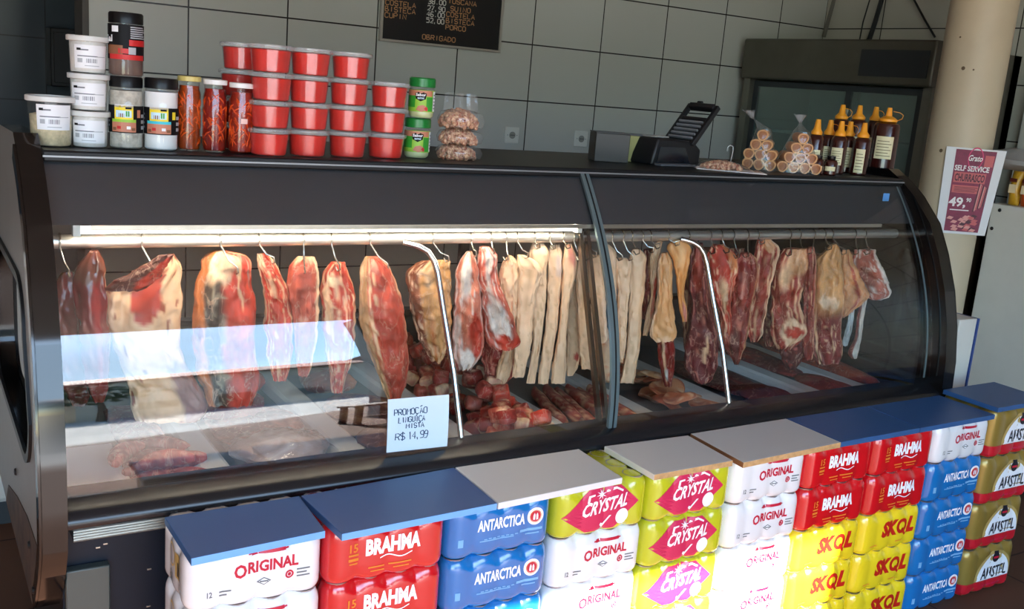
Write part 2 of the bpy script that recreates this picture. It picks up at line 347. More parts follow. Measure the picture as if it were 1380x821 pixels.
MB().box(L_(fx-.036, fy0+.02, 1.67), L_(fx-.031, fy0+.42, 1.80)).build('brand_plate', mat('dark_plate', srgb(30, 32, 36), .35), t)
d = MB().box(L_(4.70, fy0+.06, .6), L_(4.79, fy1-.06, 1.62)).build('inner_liner', mat('liner_green', srgb(176, 190, 180), .5, var=.2, vscale=3), t)
for k, (a, b_, xx) in enumerate(((fy0+.05, 3.62, fx+.012), (3.56, fy1-.05, fx+.036))):
    f = MB(); s_ = .035
    f.box(L_(xx, a, .56), L_(xx+.02, a+s_, 1.62)); f.box(L_(xx, b_-s_, .56), L_(xx+.02, b_, 1.62)); f.box(L_(xx, a+s_, .56), L_(xx+.02, b_-s_, .6)); f.box(L_(xx, a+s_, 1.59), L_(xx+.02, b_-s_, 1.62))
    dr = f.build('sliding_door', seal, t)
    MB().box(L_(xx+.007, a+s_, .6), L_(xx+.013, b_-s_, 1.59)).build('glass_pane', clear('freezer_glass', (.66, .78, .74), 1.5, .05, .25, (.42, .52, .48)), dr)
MB().box(L_(fx+.004, 3.585, .7), L_(fx+.011, 3.60, 1.5)).build('pull_handle', mat('chrome', srgb(215, 218, 222), .12, 1), t)
for k in range(3):
    MB().box(L_(4.32, fy0+.07, .8+.27*k), L_(4.69, fy1-.07, .812+.27*k)).build('wire_shelf', mat('shelf_white', srgb(190, 196, 190), .4), t)
cable_m = mat('black_cable', srgb(22, 22, 24), .5)
for pts, r, lab in ((((1188, 0), (1180, 28), (1172, 52), (1166, 60)), .014, 'thick black cable running down the right wall to the freezer top'),
                  (((1232, 0), (1247, 28), (1260, 50)), .006, 'thin black cable slanting down the wall towards the round column'),
                  (((1172, 0), (1163, 30), (1158, 56)), .004, 'thin cord hanging left of the thick cable on the right wall'),
                  (((1124, 0), (1117, 25), (1110, 50)), .012, 'grey conduit in the corner left of the hanging cords')):
    q = [atX(x, y, 4.865) for x, y in pts]; q[-1].z = max(q[-1].z, fz+.03)
    q = [q[0]+(q[0]-q[1])*.6]+q
    tag(MB().tube([(p.x, p.y, p.z) for p in q], r, 8).build('wall_cable' if r != .012 else 'conduit_pipe', cable_m if r != .012 else mat('conduit_grey', srgb(110, 106, 96), .5)), lab, 'cable')
# door in the right wall and a steel post
dm = mat('red_door_paint', srgb(140, 40, 24), .5, var=.15)
dr = structure(MB().box((4.86, 2.40, 0), (4.885, 2.98, 2.1)).build('door_1', dm, bevel=.003))
structure(MB().box((4.85, 2.98, 0), (4.889, 3.03, 2.15)).box((4.85, 2.35, 0), (4.889, 2.40, 2.15)).box((4.85, 2.40, 2.1), (4.889, 2.98, 2.15)).build('door_frame', mat('frame_white', srgb(206, 200, 188), .5)))
q = atY(1342, 100, 2.95)
t = thing('steel_post', 'dark steel post standing between the round column and the red door', 'post', (q.x, 2.95, 0))
MB().box((-.03, -.03, 0), (.03, .03, 2.679)).build('shaft', mat('post_dark', srgb(58, 56, 52), .5, .3), t, bevel=.004)
MB().box((-.06, -.06, 0.001), (.06, .06, .012)).build('foot_plate', mat('post_dark'), t, bevel=.002)
# round column
colm = mat('column_paint', srgb(206, 188, 158), .55, var=.10, vscale=4, bump=.15, bscale=14)
CX, CY, CR = atY(1292, 200, 2.6).x, 2.6, .128
t = thing('round_column', 'round beige painted column behind the right end of the counter', 'column', (CX, CY, 0))
MB().lathe([(CR, .0), (CR, .6), (CR, 1.2), (CR, 1.8), (CR, 2.679)], 48).build('shaft', colm, t)
MB().lathe([(CR+.012, 0), (CR+.012, .09), (CR+.002, .10)], 48).build('base_ring', mat('column_base', srgb(190, 186, 176), .6), t)
for px, py, sx in ((1298, 92, 2), (1312, 94, 1), (1268, 203, 2), (1294, 50, 1)):
    d_ = ray(px, py); # small chips in the paint: dark putty dabs lying on the surface
    ox, oy = -CX, -CY; A_ = d_.x**2+d_.y**2; B_ = 2*(ox*d_.x+oy*d_.y); C_ = ox*ox+oy*oy-(CR+.0004)**2
    s_ = (-B_-sqrt(max(B_*B_-4*A_*C_, 0)))/(2*A_); q = EYEP+d_*s_
    MB().lathe([(.001, -.002), (.004*sx, -.001), (.003*sx, .002), (.0005, .003)], 8).build('paint_chip', mat('chip', srgb(96, 78, 58), .8), t, loc=(q.x-CX, q.y-CY, q.z), rot=(radians(90), 0, atan2(q.y-CY, q.x-CX)+pi/2))
# poster taped to the column: flat sheet a little turned
ca = atan2(CX, CY); nq = Vector((sin(ca), cos(ca), 0)); dq = sqrt(CX*CX+CY*CY)-CR-.003
def atP(px, py): d = ray(px, py); return EYEP + d*((nq*dq-EYEP).dot(nq)/d.dot(nq))
a_, b2, c_, d2 = [atP(*q) for q in ((1276, 197), (1357, 204), (1327, 318), (1260, 313))]
O_ = d2.copy(); ex = (c_-d2); ez = (a_-d2); pw_, ph_ = ex.length, ez.length; ey = -nq
ez2 = (b2-c_)
t = thing('poster', 'white-edged magenta meat offer poster taped to the round column', 'poster', O_)
def pf(lift):
    def fn(u, v):
        p = ex*u + ez*v*(1-u) + ez2*v*u + ey*(lift + .012*sin(u*pi)*0)
        return tuple(p)
    return fn
m_ = MB(); rect(m_, 0, 0, 1, 1, pf(0), 0, 6, 6); n0 = len(m_.v); rect(m_, 0, 0, 1, 1, pf(-.0012), 0, 6, 6); m_.build('paper_sheet', mat('paper_white', srgb(232, 230, 228), .6), t)
f1 = pf(.0008); f2 = pf(.0014); f3 = pf(.002)
art = MB(); rect(art, .17, .03, .68, .95, f1, 0, 8, 8)
rect(art, .2, .60, .56, .12, f2, 1); rect(art, .2, .48, .5, .09, f2, 1)
rect(art, .68, .80, .15, .13, f2, 1)                                   # small stamp
rnd = random.Random(3)
for k in range(26):                                                    # picture of sliced meat and skewers
    u, v = rnd.uniform(.2, .78), rnd.uniform(.05, .22); polygon(art, [(u-.07, v-.012), (u+.03, v-.02), (u+.07, v+.008), (u-.02, v+.02)], pf(.0014+.00002*k), rnd.choice((1, 2, 3, 3)))
for k in range(7):
    u = .66+.025*k; v = .27+.012*k; polygon(art, [(u-.012, v), (u+.008, v), (u+.03, v+.33-.02*k), (u+.012, v+.34-.02*k)], pf(.0015+.00003*k), (2, 3, 1)[k % 3])
art.build('printed_picture', [mat('poster_magenta', srgb(146, 30, 70), .5, var=.4, vscale=25), mat('poster_coral', srgb(206, 92, 92), .5), mat('poster_deep', srgb(74, 14, 34), .5), mat('poster_pink', srgb(226, 150, 140), .5)], t, smooth=False)
tx = MB(); put_text(tx, 'SELF SERVICE', .19, .735, .60, .065, f3, 0, .03); put_text(tx, '49,', .18, .30, .32, .13, f3, 0, .03); put_text(tx, '90', .50, .38, .09, .05, f3, 0, .02)
ring(tx, .52, .885, .115*1, .13, f3, 1); put_text(tx, 'Grato', .40, .855, .24, .07, f3, 0, .02, .3); rect(tx, .22, .275, .36, .012, f3, 0)
put_text(tx, 'CHURRASCO', .215, .615, .53, .09, f3, 2, .03)
for k in range(4): rect(tx, .24, .545-.016*k, .42-.04*(k % 2), .006, f3, 2)
tx.build('printed_words', [mat('poster_white', srgb(244, 232, 228), .5), mat('poster_rose', srgb(226, 60, 110), .5), mat('poster_deep')], t, smooth=False)
# white cabinet at the far right with goods on it
wc = mat('cabinet_white', srgb(216, 212, 200), .45, var=.05)
t = thing('white_cabinet', 'plain white cabinet at the right edge, beyond the counter end', 'cabinet', (4.15, 1.8, 0))
MB().box((-.25, -.65, .06), (.25, .70, 1.165)).build('body', wc, t, bevel=.004); MB().box((-.22, -.62, 0), (.22, .66, .06)).build('plinth', seal, t)
for yy, zz in ((.66, 1.14), (.68, 1.06)): MB().lathe([(.008, 0), (.006, .003), (.001, .004)], 10).build('screw_cap', DARK, t, loc=(-.2505, yy, zz), rot=(0, radians(-90), 0))
for k, (yy, cc, lab) in enumerate(((2.44, srgb(214, 160, 40), 'yellow snack packet standing on the white cabinet'), (2.385, srgb(206, 84, 30), 'orange snack packet standing on the white cabinet'), (2.33, srgb(196, 60, 30), 'red snack packet at the right end on the white cabinet'))):
    t = thing('snack_packet', lab, 'packet', (3.955, yy, 1.1655), 0, 'packets on the white cabinet'); b = MB()
    R = []
    for i in range(9):
        v = i/8; th = .028*sin(pi*min(max(v, .04), .96))**.5; R.append([(th*cos(a), (.024)*sin(a)*(1 if abs(sin(a)) > .2 else .98), v*.14) for a in [2*pi*j/16 for j in range(16)]])
    b.rows(R).build('pouch', mat('packet%d' % k, cc, .3, var=.3, vscale=30), t)
    l = MB(); 
    for j, (z0, z1, mi) in enumerate(((.05, .085, 0), (.095, .11, 1))): l.box((-.0305, -.015, z0), (-.0280, .015, z1), mi)
    l.build('print_band', [mat('band_cream', srgb(236, 214, 170), .5), mat('band_dark', srgb(90, 30, 20), .5)], t)
b = MB(); R = []
for i in range(13):
    v = i/12; hw = .20*sqrt(max(1-(2*v-1)**2*.9, .02)); R.append([((.11+.03*noise.noise(Vector((v*4, a, 1))))*cos(a), 2.2-.26+.52*v, 1.306+max(.0, .5+.5*sin(a))*(.09+.035*noise.noise(Vector((v*5, a*1.3, 4))))*sqrt(max(1-(2*v-1)**2, .05))) for a in [2*pi*j/18 for j in range(18)]])
b.rows(R); tag(b.build('cloth_bundle', mat('grey_cloth', srgb(170, 168, 164), .9, var=.1), loc=(.15+3.82, .20, 0)), 'grey folded cloth lying on top of the snack packets', 'cloth')
# low white panel box between counter end and cabinet
t = thing('white_panel_box', 'narrow white box with a blue edge between counter end and column', 'box', (3.10, 2.05, 0))
MB().box((-.05, -.06, .0), (.045, .2, .83)).build('body', wc, t, bevel=.003); MB().box((.0455, -.064, .0), (.053, .2, .83)).build('edge_strip', mat('blue_edge', srgb(36, 66, 130), .4), t)
# white chest freezer behind the left end
t = thing('chest_freezer', 'white chest freezer standing on the floor behind the counter at far left', 'freezer', (-.25, 3.6, 0))
MB().box((-.6, -.36, .08), (.6, .36, .82)).build('body', wc, t, bevel=.02); MB().box((-.61, -.37, .821), (.61, .37, .88)).build('lid', wc, t, bevel=.015); MB().box((-.57, -.33, 0), (.57, .33, .08)).build('plinth', seal, t)
MB().tube([(-.1, -.372, .85), (-.1, -.40, .85), (.1, -.40, .85), (.1, -.372, .85)], .009, 8).build('handle', mat('chrome'), t)

# across the street: seen only as reflections in the glass
roofm = mat('clay_roof', srgb(150, 92, 72), .8, var=.3, vscale=14); hw_ = mat('house_wall', srgb(190, 180, 164), .85, var=.1)
for x, y, wd, hh, lab in ((-3, -25, 9, 5.2, 'low pale house with clay roof across the street'), (7.5, -26, 8, 4.9, 'second low house with clay roof across the street, further right'), (18, -26, 10, 5.4, 'third house with clay roof at the far end of the street')):
    t = thing('house', lab, 'building', (x, y, -.059), 0, 'houses across the street')
    MB().box((-wd/2, -3, 0), (wd/2, 3, hh)).build('walls', hw_, t)
    MB().prism([(-3.5, hh-.1), (3.5, hh-.1), (3.5, hh), (0, hh+1.1), (-3.5, hh)], -wd/2-.4, wd/2+.4, 'YZ').build('roof', roofm, t)
    for k in (-1, 1): MB().box((k*wd*.25-.5, 3.001, .9), (k*wd*.25+.5, 3.05, 1.8)).build('window', mat('house_glass', srgb(60, 70, 80), .2), t)
    MB().box((-.45, 3.001, 0), (.45, 3.06, 2.0)).build('door', mat('house_door', srgb(100, 66, 44), .6), t)
leafm = mat('leaf_green', srgb(66, 84, 40), .8, var=.5, vscale=10)
for x, y, s_ in ((3.4, -18.5, 1.3), (12.5, -18, 1.5)):
    t = thing('street_tree', 'leafy green tree beside the house across the street' if x < 5 else 'larger leafy tree further along the street', 'tree', (x, y, -.059), 0, 'trees across the street')
    MB().tube([(0, 0, 0), (.05, 0, .9*s_), (0, 0, 1.6*s_)], [.12, .10, .07], 8).build('trunk', mat('bark', srgb(90, 70, 52), .9), t)
    b = MB(); rr = random.Random(int(x))
    for k in range(240):
        d_ = Vector((rr.gauss(0, 1), rr.gauss(0, 1), rr.gauss(0, 1))).normalized()*rr.uniform(.5, 1.05)*s_; c0 = Vector((d_.x, d_.y, 2.3*s_+d_.z*.8)); u = Vector((rr.gauss(0, 1), rr.gauss(0, 1), rr.gauss(0, 1))).normalized()*.2; v = u.cross(Vector((rr.gauss(0, 1), rr.gauss(0, 1), rr.gauss(0, 1)))).normalized()*.12
        b.add([c0-u, c0+v, c0+u, c0-v], [(0, 1, 2, 3)])
    b.build('crown', leafm, t, smooth=False)
wood = mat('stool_wood', srgb(92, 62, 40), .6, var=.2)
t = thing('wooden_bench', 'dark wooden bench standing by the shop entrance, mirrored in the glass', 'bench', (2.5, -1.60, 0))
MB().box((-.30, -.15, .40), (.30, .15, .44)).build('seat', wood, t, bevel=.005)
for sx in (-1, 1):
    for sy in (-1, 1): MB().box((sx*.26-.02, sy*.12-.02, 0), (sx*.26+.02, sy*.12+.02, .399)).build('leg', wood, t)
MB().box((-.24, .105, .15), (.24, .135, .18)).build('stretcher', wood, t)
# ================================================================ the glass-fronted meat counter
PROF = [(2.165, 1.292), (2.12, 1.262), (2.085, 1.235), (2.01, 1.158), (1.96, 1.065), (1.915, .955), (1.885, .845), (1.867, .73), (1.862, .63)]   # outer edge of the end panels (y, z)
GC = (0.10830427, 0.31917826, -0.5556626, 2.11134825)
def gy(z): return GC[0]*z**3+GC[1]*z*z+GC[2]*z+GC[3]
XL0, XL1, XR0, XR1 = .195, .24, 2.825, 2.875
case = thing('meat_counter', 'long black refrigerated meat counter with curved glass front', 'display case', (1.53, 2.4, 0))
CO = Vector((1.53, 2.4, 0))
def cb(mb, name, m, par=None, **k): # parts are modelled in place, then stored relative to the counter
    mb.v = [(x-CO.x, y-CO.y, z-CO.z) for x, y, z in mb.v]; return mb.build(name, m, par or case, **k)
blk = mat('gloss_black', srgb(12, 11, 11), .10, 0, .6)
blk2 = mat('matt_black', srgb(18, 19, 21), .42, 0, .3)
navy = mat('navy_panel', srgb(14, 22, 34), .45, 0, .25, var=.25, vscale=7)
chrome = mat('chrome', srgb(215, 218, 222), .12, 1)
alu = mat('aluminium', srgb(196, 192, 182), .32, .85, var=.1, vscale=20)
grey = mat('end_panel_grey', srgb(128, 130, 126), .45, var=.12, vscale=5)
rust = mat('end_panel_rusty', srgb(92, 70, 54), .6, .2, var=.45, vscale=16, col2=srgb(40, 32, 28))
white_pl = mat('white_enamel', srgb(222, 222, 216), .35, var=.05)
def win(o=0): # rounded window outline in the end panels
    P = []
    for cy, cz, a0 in ((2.09, .78, 180), (2.62, .78, 270), (2.62, .93, 0), (2.16, .93, 90)):
        for k in range(7): a = radians(a0+15*k); P.append((cy+(.10-o)*cos(a), cz+(.10-o)*sin(a)))
    return P
def panel_outline():
    pts = []
    for i in range(len(PROF)-1):
        for k in range(3): pts.append((lerp(PROF[i][0], PROF[i+1][0], k/3), lerp(PROF[i][1], PROF[i+1][1], k/3)))
    return pts+[PROF[-1], (1.868, .56), (1.90, .50), (1.96, .42), (2.0, .385), (2.03, .372), (2.5, .362), (2.95, .362), (2.95, 1.22), (2.90, 1.25), (2.50, 1.305), (2.20, 1.312)]
def holed(mb, outer, hole, x, mi):
    # ring of faces between the outline and the window: match each outline point to an angle
    c = (2.38, .86); n = 96
    def at_angle(poly, a):
        d = (cos(a), sin(a)); best = None
        for i in range(len(poly)):
            p, q = poly[i], poly[(i+1) % len(poly)]; ex, ey = q[0]-p[0], q[1]-p[1]; det = d[0]*(-ey)+d[1]*ex
            if abs(det) < 1e-12: continue
            rx, ry = p[0]-c[0], p[1]-c[1]; s = (rx*(-ey)+ry*ex)/det; t = (d[0]*ry-d[1]*rx)/det
            if s > 0 and -1e-9 <= t <= 1+1e-9 and (best is None or s > best): best = s
        return (c[0]+d[0]*best, c[1]+d[1]*best)
    angs = sorted([2*pi*k/n for k in range(n)]+[atan2(p[1]-c[1], p[0]-c[0]) % (2*pi) for p in outer])
    O = [at_angle(outer, a) for a in angs]; I = [at_angle(hole, a) for a in angs]; return O, I
for side, x0, x1 in (('left', XL0, XL1), ('right', XR0, XR1)):
    O, I = holed(None, panel_outline(), win(), 0, 0); n = len(O); mb = MB()
    V = [(x0, *p) for p in O]+[(x0, *p) for p in I]+[(x1, *p) for p in O]+[(x1, *p) for p in I]
    F, MI = [], []
    for j in range(n):
        k = (j+1) % n; zc = (O[j][1]+O[k][1])/2; yc = (O[j][0]+O[k][0])/2
        F += [(j, k, n+k, n+j), (2*n+j, 3*n+j, 3*n+k, 2*n+k), (j, 2*n+j, 2*n+k, k), (n+j, n+k, 3*n+k, 3*n+j)]
        MI += [0, 1, 1, 1]
    mb.add(V, F); mb.mi = MI
    ep = cb(mb, 'end_panel', [grey if side == 'left' else blk, blk], angle=30)
    # black moulding of the outside face along the front edge
    out = PROF+[(1.868, .56), (1.90, .50), (1.96, .42), (2.0, .385)]
    mb = MB(); ins = []
    for i, (y, z) in enumerate(out):
        a = out[max(i-1, 0)]; b = out[min(i+1, len(out)-1)]; d = Vector((b[0]-a[0], b[1]-a[1])).normalized(); ins.append((y-d.y*.035, z+d.x*.035*-1*-1))
    xo = x0 if side == 'left' else x1; sg = -1 if side == 'left' else 1
    R = [[(xo+sg*.004, y, z), (xo+sg*.004, yi, zi), (xo-sg*.002, yi, zi), (xo-sg*.002, y, z)] for (y, z), (yi, zi) in zip(out, ins)]
    mb.rows(R); cb(mb, 'edge_moulding', blk, ep)
    wp = win(-.012); wi = win(.006)
    mb = MB(); R = [[(xo+sg*.006, *a), (xo+sg*.006, *b), (xo-sg*.001, *b), (xo-sg*.001, *a)] for a, b in zip(wp, wi)]; R.append(R[0]); mb.rows(R, 0, True, False, False)
    cb(mb, 'window_gasket', blk2, ep)
    xm = (x0+x1)/2; mb = MB(); mb.prism(win(.001), xm-.003, xm+.003, 'YZ'); cb(mb, 'window_glass', clear('smoked_glass', (.20, .21, .22) if side == 'left' else (.88, .88, .86), 1.5), ep)
    if side == 'left':
        mb = MB(); mb.prism([(1.885, .555), (1.915, .50), (1.97, .42), (2.005, .39), (2.035, .376), (2.5, .366), (2.6, .366), (2.52, .44), (2.3, .50), (2.1, .54)], x0-.0018, x0-.0002, 'YZ'); cb(mb, 'rusty_skirt', rust, ep)
        for yy, zz in ((2.05, .50), (2.3, .56), (1.99, .43)): cb(MB().lathe([(.009, 0), (.007, .004), (.001, .005)], 10, c=(0, 0, 0)), 'bolt', blk2, ep, rot=(0, radians(-90), 0)).location = (x0-.0022, yy, zz)
for o in case.children_recursive:
    if o.name.startswith('bolt'): # bolts were modelled about the origin
        for v in o.data.vertices: v.co += CO
        o.location = Vector(o.location)-CO
# top shelf, hood and its lights
cb(MB().box((XL1, 2.135, 1.262), (XR0, 2.48, 1.285)), 'top_shelf', blk2, bevel=.004)
cb(MB().box((XL1, 2.130, 1.272), (XR0, 2.1345, 1.2755)), 'shelf_edge_strip', mat('edge_grey', srgb(140, 142, 144), .4, .5))
mb = MB(); hz = [1.262, 1.23, 1.19, 1.148]
R = [[(XL1, gy(z)+.010, z), (XR0, gy(z)+.010, z), (XR0, gy(z)+.016, z), (XL1, gy(z)+.016, z)] for z in hz]; mb.rows(R); cb(mb, 'hood_panel', mat('hood_slate', srgb(46, 52, 60), .5, 0, .3, var=.08))
cb(MB().box((XL1, 2.46, 1.05), (XR0, 2.478, 1.2615)), 'hood_back', mat('hood_slate'))
y_ = gy(1.14)+.013
strip = cb(MB().box((.315, y_-.003, 1.1375), (2.66, y_+.003, 1.1475)), 'price_rail', alu)
LY = 2.086; LZ = atY(300, 309, LY).z
tm = MB(); tm.lathe([(.0075, 0), (.0075, 1.19)], 14, c=(0, 0, 0)); lamp = cb(tm, 'light_tube', mat('lamp_tube', (1, .86, .68), .3, emit=26)); 
lamp.data.transform(Matrix.Translation((CO.x, CO.y, CO.z))); lamp.rotation_euler = (0, radians(90), 0); lamp.location = Vector((.30, LY, LZ))-CO
for xx in (.285, 1.488): cb(MB().box((xx, LY-.010, LZ-.012), (xx+.014, LY+.012, LZ+.014)), 'lamp_holder', white_pl)
cb(MB().box((XL1, LY-.004, LZ+.018), (XR0, LY+.05, LZ+.026)), 'lamp_batten', alu)
# hanging rail
RY, RZ, RR = 2.135, 1.104, .0145
cb(MB().tube([(XL1, RY, RZ), (XR0, RY, RZ)], RR, 20), 'hanging_rail', mat('rail_steel', srgb(226, 226, 222), .36, .9))
cb(MB().tube([(.345, RY+.03, RZ+.14), (.345, RY+.022, RZ+.05), (.345, RY+.017, RZ-.01)], .008, 8), 'rail_hanger', mat('copper_brown', srgb(150, 90, 60), .35, .6))
# glass supports: bent chrome tubes and flat bars
for xb, xt in ((1.115, 1.088), (1.977, 1.947)):
    pts = [(xb, 1.947, .6555), (lerp(xb, xt, .3), 1.990, .80), (lerp(xb, xt, .7), 2.045, .945), (xt+.002, 2.075, 1.03), (xt-.006, 2.083, 1.058), (xt-.020, 2.090, 1.079), (xt-.040, 2.097, 1.090), (xt-.062, 2.106, 1.096), (xt-.075, 2.113, 1.098)]
    cb(MB().tube(pts, .0075, 12), 'support_tube', chrome)
for xa in (1.518, 1.541): # flat bars run straight from the hood down to the sill
    cb(MB().rows([[(xa, lerp(2.120, 1.942, k/6), lerp(1.150, .652, k/6)), (xa+.011, lerp(2.120, 1.942, k/6), lerp(1.150, .652, k/6)), (xa+.011, lerp(2.134, 1.956, k/6), lerp(1.150, .652, k/6)), (xa, lerp(2.134, 1.956, k/6), lerp(1.150, .652, k/6))] for k in range(7)]), 'frame_bar', mat('bar_bronze', srgb(150, 142, 132), .22, .95))
zs = [1.272-.0314*k for k in range(21)]
cb(MB().rows([[(1.522, gy(z)-.009, z), (1.548, gy(z)-.009, z), (1.548, gy(z)-.0005, z), (1.522, gy(z)-.0005, z)] for z in zs]), 'pane_joint', mat('joint_grey', srgb(120, 138, 142), .3, .6))
cb(MB().rows([[(1.533, gy(z)-.011, z), (1.537, gy(z)-.011, z), (1.537, gy(z)-.0095, z), (1.533, gy(z)-.0095, z)] for z in zs]), 'joint_groove', blk2)
# two curved panes
for xa, xb in ((XL1+.001, 1.5335), (1.5365, XR0-.001)):
    zs = [1.27-.0157*k for k in range(41)]
    R = [[(xa, gy(z), z), (xb, gy(z), z), (xb, gy(z)+.005, z), (xa, gy(z)+.005, z)] for z in zs]
    cb(MB().rows(R), 'glass_pane', clear('case_glass', (.97, .98, .97), 1.72, 0), angle=60)
cb(MB().rows([[(2.79, gy(z)-.003, z), (2.796, gy(z)-.003, z), (2.796, gy(z)-.0006, z), (2.79, gy(z)-.0006, z)] for z in [1.26-.031*k for k in range(20)]]), 'pane_edge_trim', mat('joint_grey'))
st = MB(); q = atY(1205, 249, 2.10); st.box((2.70, gy(1.225)-.0015, 1.215), (2.73, gy(1.225)-.0008, 1.24)); cb(st, 'blue_sticker', mat('sticker_blue', srgb(90, 150, 210), .5)).data.transform(Matrix.Rotation(0, 4, 'X'))
# sill, ribbed strip, body
SILL = [(1.955, .655), (1.925, .650), (1.905, .645), (1.893, .640), (1.880, .636), (1.868, .628), (1.862, .618), (1.862, .610), (1.868, .602), (1.885, .598), (1.955, .598)]
cb(MB().prism(SILL, XL1, XR0, 'YZ'), 'front_sill', mat('sill_black', srgb(22, 24, 28), .25, 0, .5), angle=50)
cb(MB().prism([(1.884, .597), (1.95, .597), (1.95, .570), (1.884, .570)]+[(1.884-(.003 if k % 2 else 0), .570+.0027*k) for k in range(1, 10)], XL1+.012, XR0, 'YZ'), 'ribbed_strip', alu, angle=20)
cb(MB().box((XL1, 1.95, .12), (XR0, 1.97, .597)), 'front_panel', navy)
cb(MB().box((XL1, 1.97, .12), (XR0, 2.92, .56)), 'chiller_body', blk2)
cb(MB().box((XL1+.05, 2.02, 0), (XR0-.05, 2.85, .12)), 'plinth', blk2)
bx = MB(); a_ = atY(88, 770, 1.93); b_ = atY(148, 764, 1.93)
cb(bx.box((a_.x, 1.925, .28), (b_.x, 1.949, a_.z)), 'junction_cover', mat('cover_steel', srgb(70, 76, 72), .35, .2), bevel=.003)
for px, py in ((132, 738), (142, 733), (201, 767), (200, 817)):
    q = atY(px, py, 1.949); cb(MB().box((q.x-.004, 1.9475, q.z-.0012), (q.x+.004, 1.9498, q.z+.0012)), 'screw', alu)
# deck, rear wall and rear door frame
cb(MB().box((XL1, 1.956, .5605), (XR0, 2.74, .585)), 'deck', mat('deck_steel', srgb(104, 108, 108), .4, .3, var=.15))
cb(MB().box((XL1, 2.74, .5605), (XR0, 2.76, .757)), 'rear_wall', mat('rear_grey', srgb(78, 82, 80), .4, .3))
cb(MB().box((XL1, 2.73, .757), (XR0, 2.775, .772)), 'rear_track', blk2, bevel=.002)
for xx in (XL1, 1.52, XR0-.03): cb(MB().box((xx, 2.745, .772), (xx+.03, 2.765, 1.262)), 'rear_post', blk2)
cb(MB().box((XL1, 2.481, 1.262), (XR0, 2.77, 1.278)), 'rear_roof', blk2)
# tray dividers
for xx in (.565, .893, 1.185, 1.468, 1.775, 2.085, 2.46, 2.675):
    mb = MB(); mb.prism([(xx-.045, .5855), (xx+.045, .5855), (xx+.036, .604), (xx+.026, .610), (xx-.026, .610), (xx-.036, .604)], 1.962, 2.735, 'XZ')
    cb(mb, 'tray_divider', white_pl, angle=25)
# handwritten offer on the glass
A_, B_, C_, D_ = [atY(*q, 1.90) for q in ((525, 543), (607, 536), (606, 604), (524, 613))]
t = thing('offer_note', 'white handwritten offer note stuck low on the left glass pane', 'note', (D_.x, 1.9, D_.z))
def nf(l):
    def fn(u, v):
        x = lerp(0, C_.x-D_.x, u); z = lerp(lerp(0, C_.z-D_.z, u), lerp(A_.z-D_.z, B_.z-D_.z, u), v); return (x, gy(max(D_.z+z, .645))-1.9-.0022-l, z)
    return fn
m_ = MB(); R = []
for j in range(9): v = j/8; R.append([nf(0)(0, v), nf(0)(1, v), nf(-.0012)(1, v), nf(-.0012)(0, v)])
m_.rows(R).build('paper_sheet', mat('note_paper', srgb(214, 226, 236), .7), t)
pn = MB(); rj = random.Random(5)
for txt, u, v, w1, h1 in (('PROMOÇÃO', .10, .69, .052, .11), ('LINGUIÇA', .17, .545, .042, .10), ('MISTA', .30, .43, .046, .09), ('R$', .13, .22, .065, .13), ('14,99', .34, .22, .05, .14)):
    pen_text(pn, txt, u, v, w1, h1, nf(.0006), .016, 0, .006, 1.32, rj)
pn.build('handwriting', mat('ink_blue', srgb(26, 60, 92), .6), t, smooth=False)
# ================================================================ hanging meat
meat_m = mat('meat_surface', attr=True, rough=.5, spec=.3, var=.34, vscale=30, bump=.5, bscale=60, coat=.04, stretch=(1, 1, .45), veins=.5)
organ_m = mat('organ_surface', attr=True, rough=.25, var=.25, vscale=14, bump=.15, bscale=30, coat=.4)
fat_m = mat('fat_surface', attr=True, rough=.5, var=.10, vscale=22, bump=.25, bscale=50, coat=.08, stretch=(1, 1, .35))
RED, DRED, PURP, FAT, CREAM, TAN, PINK, ORG, BONE, BRN = [srgb(*c) for c in ((190, 58, 40), (130, 27, 21), (92, 26, 34), (234, 190, 150), (238, 200, 164), (206, 150, 106), (206, 130, 112), (206, 122, 70), (216, 206, 198), (96, 60, 44))]
PALE = srgb(226, 214, 206); SKIN = srgb(222, 178, 138); TRIPE = srgb(70, 58, 50)
def spline(rows, n):
    rows = sorted(rows); ys = [r[0] for r in rows]; out = []
    for i in range(n+1):
        y = lerp(ys[0], ys[-1], i/n); k = max(j for j in range(len(ys)) if ys[j] <= y+1e-9); k = min(k, len(ys)-2)
        t = (y-ys[k])/(ys[k+1]-ys[k]); res = [y]
        for c in (1, 2):
            p1, p2 = rows[k][c], rows[k+1][c]; m1 = (rows[k+1][c]-rows[max(k-1, 0)][c])/(rows[k+1][0]-rows[max(k-1, 0)][0])*(ys[k+1]-ys[k]); m2 = (rows[min(k+2, len(rows)-1)][c]-rows[k][c])/(rows[min(k+2, len(rows)-1)][0]-rows[k][0])*(ys[k+1]-ys[k])
            res.append((2*t**3-3*t*t+1)*p1+(t**3-2*t*t+t)*m1+(-2*t**3+3*t*t)*p2+(t**3-t*t)*m2)
        out.append(tuple(res))
    return out
def nz(x, y, z=0): return noise.noise(Vector((x, y, z)))
